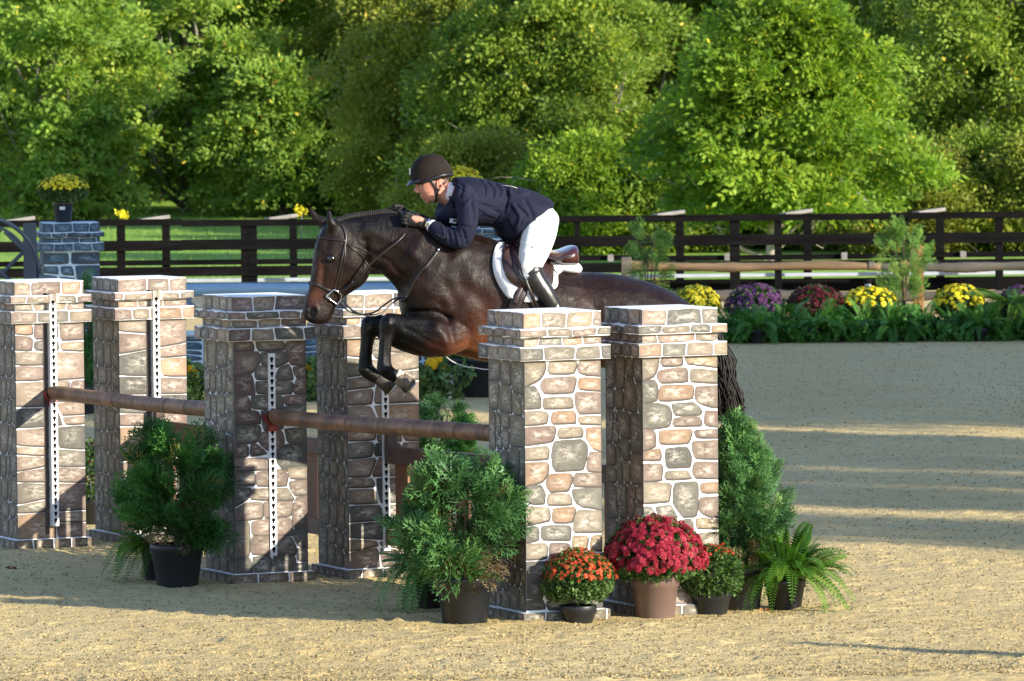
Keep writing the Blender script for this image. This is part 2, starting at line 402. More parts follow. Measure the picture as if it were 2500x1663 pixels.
class SB:
    """stone mesh builder: polygons with colour and stone-local coordinates"""
    def __init__(s): s.V = []; s.F = []; s.mi = []; s.uv = []; s.col = []
    def poly(s, pts3, m, uvs, c):
        o = len(s.V); s.V += pts3; s.F.append(tuple(range(o, o + len(pts3)))); s.mi.append(m); s.uv += uvs; s.col += [(c[0], c[1], c[2], 1)] * len(pts3)
    def box(s, c, d, m=0):
        x, y, z = d[0] / 2, d[1] / 2, d[2] / 2; c = Vector(c)
        P = [(-x, -y, -z), (x, -y, -z), (x, y, -z), (-x, y, -z), (-x, -y, z), (x, -y, z), (x, y, z), (-x, y, z)]
        for f in [(0, 3, 2, 1), (4, 5, 6, 7), (0, 1, 5, 4), (1, 2, 6, 5), (2, 3, 7, 6), (3, 0, 4, 7)]:
            s.poly([c + Vector(P[i]) for i in f], m, [(0, 0)] * 4, (1, 1, 1))
    def stones(s, cells, mapf, rect, mort, pal, R, shade=0.012, rd=0.014, cols=None):
        for ci, cell in enumerate(cells):
            if area(cell) < 0: cell = cell[::-1]
            q = inset(cell, mort * R.uniform(0.8, 1.25)) if cols is None else list(cell)
            if not q or len(q) < 3 or area(q) < 3e-4: continue
            q = chaikin(q, rd=rd); q = [(a + R.gauss(0, .0011), b + R.gauss(0, .0011)) for a, b in q]
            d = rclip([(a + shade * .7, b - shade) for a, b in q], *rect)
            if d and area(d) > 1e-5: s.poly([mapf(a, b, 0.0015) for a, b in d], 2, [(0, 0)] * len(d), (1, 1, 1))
            d = rclip([(a - .001, b + .0025) for a, b in q], *rect)
            q = rclip(q, *rect)
            if not q or area(q) < 1e-5: continue
            xs = [p[0] for p in q]; ys = [p[1] for p in q]; cx, cy = (min(xs) + max(xs)) / 2, (min(ys) + max(ys)) / 2
            hx, hy = (max(xs) - min(xs)) / 2 + 1e-5, (max(ys) - min(ys)) / 2 + 1e-5
            c = R.choice(pal) if cols is None else cols[ci]; k = R.uniform(0.82, 1.15); c = tuple(x * k for x in c)
            s.poly([mapf(a, b, 0.003) for a, b in q], 1, [((a - cx) / hx, (b - cy) / hy) for a, b in q], c)
    def go(s, name, mats, parent, warp=None):
        V = s.V if warp is None else [warp(v) for v in s.V]
        return mk(name, V, s.F, mats, parent, mi=s.mi, uv=s.uv, col=s.col)
def facemap(i, hx, hy, z0):
    # i: 0 front(-y) 1 right(+x) 2 back 3 left(-x); u runs left->right as seen from outside
    def f(u, v, e):
        if i == 0: return Vector((-hx + u, -hy - e, z0 + v))
        if i == 1: return Vector((hx + e, -hy + u, z0 + v))
        if i == 2: return Vector((hx - u, hy + e, z0 + v))
        return Vector((-hx - e, hy - u, z0 + v))
    return f
def course(R, L, h, bw):
    """cells of one brick course over length L"""
    cells = []; x = -0.03 - R.random() * bw * 0.3
    while x < L + 0.03:
        x2 = x + bw * R.uniform(0.75, 1.35); a, b = R.gauss(0, .006), R.gauss(0, .006)
        if not cells: pa, pb = 0, 0
        cells.append([(x + pa, 0), (x2 + a, 0), (x2 + b, h), (x + pb, h)]); pa, pb = a, b; x = x2
    return cells
# stones measured on the photograph, one outline per painted stone
RFA=[('t','48,32 195,32 190,90 160,145 50,212'),('c','232,35 412,30 385,110 218,112'),('p','440,28 570,22 570,130 470,118 420,100'),('p','195,150 400,138 380,240 190,248 168,200'),('o','435,145 572,155 572,228 428,218'),('g','48,235 122,203 150,240 162,270 160,342 48,352'),('t','192,285 375,278 380,345 185,352'),('p','412,245 572,255 572,375 425,385 405,300'),('c','48,378 212,378 200,452 48,464'),('o','252,380 395,370 402,448 240,455'),('c','430,410 572,408 572,465 430,455'),('r','48,492 265,478 240,575 48,605'),('t','300,488 450,482 442,545 282,552'),('o','482,490 572,490 572,655 520,620 478,560'),('c','48,632 215,615 210,695 48,705'),('g','265,585 440,572 478,600 470,690 445,762 262,772 248,680'),('p','510,655 575,668 575,785 480,775 495,690'),('o','48,730 215,728 210,800 170,850 48,885'),('o','235,805 378,802 372,850 350,910 225,918 203,860'),('p','410,795 575,808 575,885 392,882')]
RFB=[('g','50,35 168,12 190,60 185,132 95,130 50,90'),('c','222,72 365,72 375,138 210,142'),('g','388,42 575,38 575,175 450,150 400,120'),('t','55,160 222,170 220,248 150,262 55,285'),('o','255,172 400,160 378,258 248,262'),('c','425,182 577,198 577,322 395,325 400,240'),('g','55,305 148,298 145,380 55,402'),('g','178,292 368,290 358,380 175,378'),('y','388,358 490,362 472,445 385,458'),('y','515,362 578,352 578,455 505,445'),('c','55,420 205,410 198,505 55,515'),('r','232,412 362,410 360,495 228,505'),('t','380,490 580,480 580,540 380,560'),('g','55,540 230,535 225,650 55,660'),('g','250,540 360,520 365,640 250,650'),('d','55,680 175,672 172,780 55,775'),('d','55,800 185,798 190,850 55,855'),('t','385,580 580,560 580,660 385,670'),('g','205,680 370,690 370,780 205,790'),('r','390,690 580,680 580,770 390,780'),('g','210,805 400,800 400,855 210,855'),('d','420,800 580,795 580,855 420,855')]
RBA=[('t','48,65 198,60 190,130 165,195 48,232'),('p','228,60 370,55 365,118 220,125'),('y','402,58 606,45 606,138 480,115 408,105'),('p','215,160 400,138 405,235 215,245 190,205'),('t','445,148 608,168 608,248 438,238'),('g','48,262 165,228 188,265 180,375 110,390 48,395'),('o','230,270 445,268 435,360 200,375 205,320'),('p','478,282 610,278 610,432 540,410 470,375'),('g','48,425 200,405 275,425 290,480 270,560 150,575 48,570'),('g','302,408 450,392 510,435 495,478 318,480'),('p','320,505 495,498 508,525 500,560 308,562'),('r','545,455 612,465 612,568 535,555'),('p','52,600 170,600 172,710 52,748'),('o','212,600 440,588 410,685 208,690'),('r','472,592 613,592 613,648 468,645'),('o','55,770 210,728 212,808 55,812'),('d','258,735 410,722 435,780 425,855 260,862'),('p','455,680 615,675 615,800 470,795 448,730')]
RBB=[('p','58,160 225,155 215,270 58,272'),('t','255,210 410,203 435,258 250,265'),('p','475,140 620,150 620,258 465,250 450,190'),('c','60,300 285,298 268,420 60,438'),('g','325,300 480,292 480,400 470,520 375,530 310,440 312,360'),('o','515,295 622,290 622,362 508,355'),('p','505,405 622,400 622,535 560,530 498,500'),('g','62,475 145,468 190,560 62,580'),('g','182,470 290,455 335,535 205,540'),('g','375,565 440,555 452,625 375,640'),('y','482,550 625,562 625,625 478,620'),('c','500,665 627,655 627,770 500,770'),('t','65,600 230,590 230,680 65,690'),('g','250,600 350,600 350,720 250,720'),('p','370,665 480,665 480,780 370,790'),('p','65,710 230,710 230,800 65,800'),('t','250,745 350,750 350,880 250,880'),('g','65,825 230,825 230,960 65,960'),('o','370,810 620,800 620,880 370,890'),('g','370,910 620,900 620,1000 370,1000'),('p','65,980 340,920 340,1050 65,1050'),('t','370,1022 620,1020 620,1060 370,1060'),('g','65,1075 250,1075 250,1190 65,1190'),('r','275,1080 450,1080 450,1190 275,1190'),('g','475,1080 620,1080 620,1190 475,1190')]
MFA=[('r','27,45 160,40 160,98 27,100'),('t','185,42 380,38 378,92 200,98'),('r','398,45 540,40 540,205 425,190 400,120'),('p','27,120 205,115 200,185 150,250 27,262'),('g','225,118 390,112 408,170 330,210 225,195'),('g','180,215 300,205 320,300 180,298'),('g','345,230 420,198 445,300 325,305'),('r','445,218 540,222 540,285 465,290'),('r','27,275 150,268 172,400 27,408'),('g','190,322 440,322 425,400 190,398'),('r','468,305 540,300 540,400 448,400'),('r','27,425 130,425 145,510 27,535'),('g','158,422 365,420 368,510 158,505'),('r','385,422 540,418 540,482 385,478'),('g','385,500 540,495 540,610 390,620'),('r','27,548 150,525 205,535 210,610 27,620'),('g','222,530 270,530 370,560 370,640 240,660'),('g','27,638 210,632 205,690 180,742 27,752'),('r','235,678 365,668 380,740 325,815 260,795 200,740'),('g','390,655 540,645 540,745 408,745'),('r','27,770 130,770 120,845 27,860'),('r','150,760 190,762 262,820 145,840'),('d','395,770 540,768 540,900 500,935 380,940 330,880 335,835')]
MFB=[('p','30,30 255,22 258,95 30,102'),('p','30,122 168,118 162,200 30,200'),('p','192,118 375,98 390,140 382,205 188,205'),('t','402,92 527,82 527,155 412,158'),('p','412,182 527,178 527,265 440,272 412,220'),('g','30,222 150,228 118,295 30,360'),('t','170,232 395,228 430,290 420,305 145,302'),('p','30,390 110,330 222,328 218,425 30,450'),('p','240,325 432,322 410,410 240,425'),('r','455,300 527,285 527,492 440,490 428,400'),('p','158,460 225,445 410,430 418,540 160,545'),('c','30,470 130,465 135,580 128,680 30,690'),('p','162,562 415,560 445,630 438,675 155,672'),('g','440,512 527,508 527,622 470,620 430,550'),('g','460,642 527,638 527,722 465,720'),('g','30,705 135,700 155,805 30,805'),('g','160,698 280,695 268,805 168,805'),('g','302,698 440,692 445,730 420,805 282,805'),('g','455,740 527,742 527,805 432,805')]
TRACES={'RF':((RFA,1260,870,2.8),(RFB,1260,1180,2.8)),'RB':((RBA,1540,850,2.986),(RBB,1540,1080,2.986)),'MF':((MFA,560,820,2.89),(MFB,560,1110,2.8))}
TCOL={'t':(.36,.29,.20),'c':(.43,.35,.25),'p':(.335,.235,.18),'o':(.47,.29,.17),'g':(.205,.19,.15),'d':(.125,.12,.10),'y':(.49,.36,.19),'r':(.25,.16,.125)}

def traced_cells(key, base, rz, wd, ph):
    Mi = Matrix.Rotation(-rz, 3, 'Z'); h = wd / 2; nrm = Matrix.Rotation(rz, 3, 'Z') @ Vector((0, -1, 0)); p0 = base + nrm * h; cells = []; cols = []
    for lst, ox, oy, k in TRACES[key]:
        for c, txt in lst:
            poly = []
            for q in txt.split():
                a, b = q.split(','); d = ray(ox + float(a) / k, oy + float(b) / k); t = (p0 - CAMP).dot(nrm) / d.dot(nrm); L = Mi @ (CAMP + d * t - base)
                u, v = L.x + h, L.z - ph; u = -.03 if u < .022 else (wd + .03 if u > wd - .022 else u); poly.append((u, v))
            cu = sum(p[0] for p in poly) / len(poly); cv = sum(p[1] for p in poly) / len(poly); cells.append([(cu + (a - cu) * 1.085, cv + (b - cv) * 1.11) for a, b in poly]); cols.append(tuple(x * .76 for x in TCOL[c]))
    return cells, cols
def pillar(name, label, base, rz, seed, H=1.85, wd=0.5, pal=PAL, pals=PALS, mats=None, group=None, track=None, capstyle=0, mort=0.0072, trace=None):
    """square pillar: plinth, shaft, stepped cap"""
    R = random.Random(seed); mats = mats or [MORTAR, STONE, OUTL]
    t = thing(name, label, 'pillar', base, rz, group)
    h = wd / 2
    b = SB(); ph = 0.07; pp = 0.035
    b.box((0, 0, ph / 2), (wd + 2 * pp, wd + 2 * pp, ph))
    for i in range(4):
        L = wd + 2 * pp; b.stones(course(R, L, ph + .02, 0.17 if i != 3 else .12), facemap(i, h + pp, h + pp, 0), (0, L, 0, ph), .005, [tuple(x * .9 for x in c) for c in (PALS if pal is PAL else PALB)], R, .003, .006)
    b.go('plinth', mats, t)
    b = SB(); z1 = H - 0.285
    b.box((0, 0, (ph + z1) / 2), (wd, wd, z1 - ph))
    for i in range(4):
        side = i in (1, 3)
        cells = []; hh = z1 - ph; z = 0
        while z < hh:
            z2 = min(z + R.uniform(0.3, 0.45), hh)
            if hh - z2 < 0.12: z2 = hh
            sl = R.gauss(0, .012) if z2 < hh else 0
            if z == 0: psl = 0
            bsp([(-.03, z - psl), (wd + .03, z + psl), (wd + .03, z2 + sl), (-.03, z2 - sl)], R, 0.145 if side else 0.235, 0.165 if side else 0.128, cells)
            z = z2; psl = sl
        cols = None
        if i == 0 and trace: cells, cols = traced_cells(trace, base, rz, wd, ph)
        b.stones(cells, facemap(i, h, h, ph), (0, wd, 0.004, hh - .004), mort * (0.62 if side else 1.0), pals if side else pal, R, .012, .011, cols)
    b.go('shaft', mats, t)
    b = SB(); pr = 0.045
    for (za, zb, p) in ((z1, z1 + .082, pr), (z1 + .082, z1 + .137, 0.003), (z1 + .137, z1 + .188, pr), (z1 + .188, H, 0.003)):
        L = wd + 2 * p
        b.box((0, 0, (za + zb) / 2), (L, L, zb - za - 0.0004))
        for i in range(4):
            side = i in (1, 3)
            b.stones(course(R, L, zb - za, 0.185 if not side else .13), facemap(i, h + p, h + p, za), (0, L, 0.002, zb - za - .002), 0.0048 if not side else .0032, pal, R, .003, .006)
    def warp(v):
        s = v.x + v.y; k = 0.0035 * math.sin(s * 21 + seed) + 0.0025 * math.sin(s * 47 + v.z * 9)
        return Vector((v.x * (1 + .004 * math.sin(v.z * 60 + seed)), v.y, v.z + k * min(1, max(0, (v.z - z1) * 40)) * min(1, max(0, (H - v.z) * 60 + .3))))
    # subdivide-free warp keeps brick polygons and band tops wavy
    b.go('cap', mats, t, warp)
    if track is not None:
        face, u0, ztop, zbot = track
        f = facemap(face, h, h, 0); m = MB(); tw = 0.024
        off = 0.052 if capstyle else 0.012
        z2, z0 = ztop, zbot
        P = [f(u0 - tw, z0, off), f(u0 + tw, z0, off), f(u0 + tw, z2, off), f(u0 - tw, z2, off), f(u0 - tw, z0, .001), f(u0 + tw, z0, .001), f(u0 + tw, z2, .001), f(u0 - tw, z2, .001)]
        m.add(P, [(0, 1, 2, 3), (1, 5, 6, 2), (4, 0, 3, 7), (3, 2, 6, 7), (4, 5, 1, 0)], 0)
        z = z0 + 0.035
        while z < z2 - .03:
            c = [(u0 + .0125 * math.cos(a * .785), z + .008 + .0125 * math.sin(a * .785)) for a in range(8)]
            m.add([f(a, q, off + .0015) for a, q in c], [tuple(range(8))], 1)
            m.add([f(u0 - .0062, z - .015, off + .0012), f(u0 + .0062, z - .015, off + .0012), f(u0 + .0062, z + .004, off + .0012), f(u0 - .0062, z + .004, off + .0012)], [(0, 1, 2, 3)], 1)
            z += 0.047
        m.go('cup_track', [TRACK, HOLE], t)
        if capstyle:   # dark strip left of the track paints its shadow; then bracket and pin hole
            m = MB()
            P = lambda ua, ub, za, zb, e0, e1: m.add([f(ua, za, e1), f(ub, za, e1), f(ub, zb, e1), f(ua, zb, e1), f(ua, za, e0), f(ub, za, e0), f(ub, zb, e0), f(ua, zb, e0)], [(0, 1, 2, 3), (1, 5, 6, 2), (4, 0, 3, 7), (3, 2, 6, 7), (4, 5, 1, 0)], 0)
            P(u0 - .06, u0 - .028, 0.10, H - .14, .003, .0045)
            m.go('track_shadow_strip', SHADOW_HANGER, t)
            m = MB()
            P(u0 - .024, u0 + .045, H - .152, H - .085, .004, .052)
            m.go('track_bracket', PATCH, t)
            m = MB(); c = [(u0 - .042 + .016 * math.cos(a * .524), H - .10 + .02 * math.sin(a * .524)) for a in range(12)]
            m.add([f(a, q, .0065) for a, q in c], [tuple(range(12))], 0); m.go('pin_hole', HOLE, t)
    return t
TRACK = pbr('galvanised_track', (0.80, 0.80, 0.78), (0.66, 0.66, 0.64), scale=20, rough=0.5, metal=0.1)
HOLE = pbr('dark_slot', (0.006, 0.005, 0.005), (0.010, 0.009, 0.008), rough=0.9, spec=0.05)
SHADOW_HANGER = pbr('track_shadow_and_hanger_brown', (0.10, 0.07, 0.055), (0.05, 0.035, 0.03), scale=12, rough=0.8)  # brown of the painted track shadow strip, also of the gate hangers
PATCH = pbr('tan_paint_patch', (0.62, 0.47, 0.34), (0.5, 0.38, 0.28), scale=20, rough=0.7)
RED = pbr('red_cup_plastic', (0.26, 0.03, 0.025), (0.18, 0.022, 0.02), rough=0.4)
PR = math.radians(25)
def pbase(x, y, rz=PR, wd=0.5):
    p = G(x, y); c = Matrix.Rotation(rz, 3, 'Z') @ Vector((wd / 2 + .03, wd / 2 + .03, 0)); return p + c
gp = 'tall painted stone pillars of the show jump'
B_RF = pbase(1280, 1527); B_MF = pbase(570, 1431); B_LF = pbase(38, 1345)
B_RB = B_RF + Vector((0.705, 0.30, 0)); B_MB = pbase(848, 1419); B_LB = pbase(291, 1331)
P_RF = pillar('stone_pillar', 'nearest stone painted pillar, sunlit, between the potted cypress and the small orange mum', B_RF, PR, 3, group=gp, track=(2, .25, 1.3, .15), trace='RF')
P_RB = pillar('stone_pillar', 'stone painted pillar behind the crimson mum, with the horse tail hanging past its right side', B_RB, PR, 12, group=gp, track=(2, .25, 1.3, .15), trace='RB')
P_MF = pillar('stone_pillar', "stone painted pillar below the horse's muzzle with a holed metal strip and a diagonal shadow", B_MF, PR, 25, group=gp, track=(0, .26, 1.48, .18), trace='MF')
P_MB = pillar('stone_pillar', "stone painted pillar directly behind the horse's folded forelegs", B_MB, PR, 31, group=gp, track=(0, .26, 1.48, .18))
P_LF = pillar('stone_pillar', 'sunlit stone painted pillar at the left edge holding the far end of the left pole', B_LF, PR, 44, group=gp, track=(0, .26, 1.765, .16), capstyle=1)
P_LB = pillar('stone_pillar', 'sunlit stone painted pillar second from the left, behind the shaded potted cypress', B_LB, PR, 58, group=gp, track=(0, .26, 1.765, .16), capstyle=1)

# ---- poles and cups
BARK = pbr('brown_pole_wood', (0.27, 0.135, 0.065), (0.11, 0.055, 0.03), scale=9, rough=0.5, bumpd=0.010, bscale=22, stretch=(1, 1, 1), spec=0.4)
def facepoint(B, u, z, face=0, e=0.06, wd=0.5):
    M3 = Matrix.Rotation(PR, 3, 'Z'); p = facemap(face, wd / 2, wd / 2, 0)(u, z, e); return B + M3 @ p
def pole(label, A, Bp, r, seed, mat=BARK, name='jump_pole', knots=True, cat='pole', group=None):
    R = random.Random(seed); A = Vector(A); Bp = Vector(Bp); L = (Bp - A).length; n = int(L / 0.03); d = (Bp - A) / L
    t = thing(name, label, cat, (A.x, A.y, 0), 0, group); pts = []; rad = []
    kn = []; x = 0.15
    while x < L: kn.append(x); x += R.uniform(.28, .5)
    for i in range(n + 1):
        s = L * i / n; rr = r * (1 + .03 * math.sin(s * 3 + seed) + 0.004 * R.gauss(0, 1))
        if knots: rr *= 1 + .02 * max([math.exp(-((s - k) / .02) ** 2) for k in kn])
        pts.append(A + d * s + Vector((0, 0, .006 * math.sin(s * 2.1 + seed)))); rad.append(rr)
    rad[0] *= .9; rad[-1] *= .9
    V, F = tube(pts, rad, 16); mi = []
    for f in F:
        i = f[0] // 16; mi.append(1 if knots and any(abs(L * (i + .5) / n - k) < .014 for k in kn) else 0)
    mk('shaft', V, F, [mat, RINGM], t, True, world=True, mi=mi)
    return t
RINGM = pbr('pole_ring', (0.17, 0.085, 0.04), (0.095, 0.048, 0.025), rough=0.7)
def cup(pil, u, z, face=0):
    m = MB(); f = facemap(face, .25, .25, 0)
    # curved cradle with back plate
    P = []; n = 9
    for k in range(n):
        a = math.pi * (0.95 + 1.1 * k / (n - 1)) - .05; P.append((u + .06 * math.cos(a), z + .058 * math.sin(a)))
    V = []; F = []
    for a, q in P:
        for e in (0.014, 0.055): V.append(f(a, q, e)); V.append(f(u + (a - u) * 1.14, z + (q - z) * 1.14, e))
    for k in range(n - 1):
        o = 4 * k; F += [(o, o + 2, o + 6, o + 4), (o + 1, o + 5, o + 7, o + 3), (o, o + 4, o + 5, o + 1), (o + 2, o + 3, o + 7, o + 6)]
    F += [(0, 1, 3, 2), (4 * n - 4, 4 * n - 2, 4 * n - 1, 4 * n - 3)]
    m.add(V, F)
    m.add([f(u - .035, z - .1, .0145), f(u + .035, z - .1, .0145), f(u + .035, z + .03, .0145), f(u - .035, z + .03, .0145), f(u - .035, z - .1, .022), f(u + .035, z - .1, .022), f(u + .035, z + .03, .022), f(u - .035, z + .03, .022)],
          [(4, 5, 6, 7), (0, 4, 7, 3), (5, 1, 2, 6), (7, 6, 2, 3), (0, 1, 5, 4)])
    m.go('jump_cup', RED, pil)
PH = 1.075
a1, b1 = facepoint(B_MF, .26, PH, 0, .02), facepoint(B_RF, .25, PH, 2, .02)
pole('brown wooden pole from the middle front pillar to the nearest pillar, under the horse', a1, b1, .052, 3)
a2, b2 = facepoint(B_LF, .26, PH, 0, .02), facepoint(B_MF, .25, PH, 2, .02)
pole('brown wooden pole on the left, from the edge pillar to the shaded middle pillar', a2, b2, .05, 8)
cup(P_MF, .26, PH + .005); cup(P_LF, .26, PH + .005)

# ---- brown picket gates hung between the back pillars
GATE = pbr('brown_gate_paint', (0.22, 0.085, 0.035), (0.13, 0.055, 0.028), scale=6, rough=0.6, bumpd=.003, stretch=(1, 1, .2))
GATED = pbr('dark_gate_rail', (0.13, 0.075, 0.05), (0.08, 0.045, 0.03), scale=8, rough=0.6, bumpd=.003)
def gate(label, A, Bp, z0, z1, np_):
    A = Vector(A); Bp = Vector(Bp); A.z = Bp.z = 0; d = (Bp - A); L = d.length; rz = math.atan2(d.y, d.x)
    t = thing('picket_gate', label, 'gate', A, rz, 'brown gates under the back of the jump')
    for zz, hh in ((z1 - .055, .11), (z0 + .05, .10)):
        MB().box((L / 2, 0, zz), (L, .045, hh), bev=.006).go('rail', GATED, t)
    for k in range(np_):
        x = .12 + (L - .24) * k / (np_ - 1)
        MB().box((x, .036, (z0 + z1) / 2 - .02), (L / np_ * .62, .02, z1 - z0 - .1), bev=.003).go('picket', GATE, t)
    for x in (.04, L - .04):
        MB().box((x, 0, z1 + .01), (.05, .07, .14), bev=.006).go('hanger', SHADOW_HANGER, t)
gate('brown picket gate hung low between the middle and right back pillars', facepoint(B_MB, .26, 0, 0, .03), facepoint(B_RB, .25, 0, 2, .03), .22, .86, 12)
gate('brown picket gate hung low on the left behind the shaded potted cypress', facepoint(B_LB, .26, 0, 0, .03), facepoint(B_MB, .25, 0, 2, .03), .22, .86, 12)
# ------------------------------------------------------------------ plants
POTB = pbr('black_nursery_pot', (0.006, 0.0072, 0.009), (0.012, 0.0135, 0.016), scale=5, rough=0.42, bumpd=.002, bscale=30, spec=0.5, stretch=(1, 1, .4))
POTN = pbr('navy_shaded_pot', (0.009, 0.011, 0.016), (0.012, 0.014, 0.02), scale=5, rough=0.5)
POTT = pbr('taupe_plastic_pot', (0.15, 0.095, 0.078), (0.13, 0.085, 0.07), scale=5, rough=0.38)
SOIL = pbr('potting_soil', (0.05, 0.032, 0.02), (0.10, 0.065, 0.035), scale=30, rough=1, bumpd=.01)
CEDAR = leafmat('cypress_foliage', [(0, (0.03, 0.085, 0.03)), (0.45, (0.065, 0.17, 0.05)), (0.85, (0.13, 0.27, 0.075)), (0.93, (0.16, 0.17, 0.05)), (1, (0.25, 0.15, 0.06))], transl=0.18, rough=0.5)
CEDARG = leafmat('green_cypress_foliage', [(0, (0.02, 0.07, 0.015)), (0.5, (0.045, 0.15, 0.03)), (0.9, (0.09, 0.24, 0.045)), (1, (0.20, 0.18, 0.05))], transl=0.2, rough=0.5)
TWIG = leafmat('dry_cypress_twigs', [(0, (0.12, 0.08, 0.045)), (0.5, (0.2, 0.16, 0.07)), (1, (0.30, 0.22, 0.12))], transl=0.1)
FERN = leafmat('fern_frond', [(0, (0.035, 0.11, 0.014)), (0.5, (0.08, 0.20, 0.02)), (1, (0.18, 0.32, 0.035))], transl=0.4)
FERND = leafmat('dark_fern_frond', [(0, (0.035, 0.12, 0.02)), (0.5, (0.07, 0.21, 0.03)), (1, (0.13, 0.30, 0.05))], transl=0.3)
MUML = leafmat('chrysanthemum_leaf', [(0, (0.035, 0.08, 0.02)), (0.5, (0.06, 0.13, 0.03)), (1, (0.13, 0.21, 0.06))], transl=0.2)
def flow(name, a, b, c): return leafmat(name, [(0, a), (0.5, b), (1, c)], transl=0.15, rough=0.6)
F_RED = flow('crimson_petals', (0.16, 0.006, 0.016), (0.31, 0.014, 0.032), (0.45, 0.05, 0.08))
F_ORA = flow('orange_petals', (0.28, 0.03, 0.010), (0.48, 0.070, 0.020), (0.60, 0.13, 0.035))
F_YEL = flow('yellow_petals', (0.55, 0.42, 0.01), (0.80, 0.68, 0.02), (0.88, 0.80, 0.08))
F_PUR = flow('purple_petals', (0.065, 0.018, 0.072), (0.125, 0.04, 0.13), (0.21, 0.09, 0.21))
F_DRK = flow('dark_red_petals', (0.05, 0.004, 0.008), (0.085, 0.007, 0.012), (0.13, 0.016, 0.022))
F_GOL = flow('marigold_petals', (0.60, 0.30, 0.005), (0.78, 0.48, 0.01), (0.85, 0.6, 0.03))
WOODT = pbr('thin_brown_stem', (0.13, 0.085, 0.05), (0.08, 0.055, 0.035), scale=30, rough=0.9)

def pot(t, r, h, mat, z0=0.0, top=None, rim=True):
    top = top or r; b = r * 0.80
    m = MB(); rt = r * 1.045
    prof = [(0.001, z0), (b * .96, z0), (b, z0 + .01), (r * .985, z0 + h - .05), (rt, z0 + h - .045), (rt * 1.01, z0 + h - .006), (rt * .995, z0 + h), (r * .93, z0 + h), (r * .90, z0 + h - .05), (r * .88, z0 + h - .06)]
    if not rim: prof = [(0.001, z0), (b * .96, z0), (b, z0 + .01), (r * .93, z0 + h * .72), (r, z0 + h * .74), (r * 1.03, z0 + h * .98), (r * 1.01, z0 + h), (r * .94, z0 + h), (r * .9, z0 + h - .06)]
    m.lathe((0, 0, 0), prof, 40)
    m.go('pot', mat, t, True)
    m = MB(); m.lathe((0, 0, 0), [(r * .9, z0 + h - .05), (r * .5, z0 + h - .035), (.001, z0 + h - .03)], 24); m.go('soil', SOIL, t, True)

def spray_tpl(nb=6, droop=0.4, sub=True):
    """flat cypress spray: stem with paired side twigs as slim leaves, length 1 along x"""
    V = []; F = []
    def leaf(p, d, l, wd):
        d = Vector(d).normalized(); s = Vector((-d.y, d.x, 0)); p = Vector(p); d = d + Vector((0, 0, (len(V) % 7 - 3) * .09)); o = len(V)
        V.extend([p - s * wd * .3, p + d * l * .55 - s * wd * .5 + Vector((0, 0, .015)), p + d * l, p + d * l * .45 + s * wd * .5]); F.append((o, o + 1, o + 2, o + 3))
    z = lambda x: -droop * x * x
    for k in range(nb):
        x = (k + .6) / nb; l = 0.55 * math.sin(math.pi * min(1, (x * .75 + .22))) * (1 - .25 * x)
        for sgn in (-1, 1):
            p = Vector((x, 0, z(x))); d = Vector((0.75, sgn * .75, -.15)).normalized()
            leaf(p, d, l * 1.1, .05)
            if sub and l > .2:
                for q, g in ((.32, 1), (.6, -1)):
                    pp = p + d * l * q; a = Matrix.Rotation(g * .75, 3, 'Z') @ d; leaf(pp, a, l * .5, .05)
    leaf((0, 0, 0), (1, 0, -.1), .5, .03); leaf((.45, 0, z(.45)), (1, 0, -.4 * droop * 2), .62, .05)
    return np.array([tuple(v) for v in V]), np.array(F)
SPR = spray_tpl()
def field(P, seed, f=3.0):
    r = np.random.RandomState(seed); s = 0
    for _ in range(4):
        k = r.randn(3) * f; s = s + np.sin(P @ k + r.rand() * 6.28)
    return s / 4
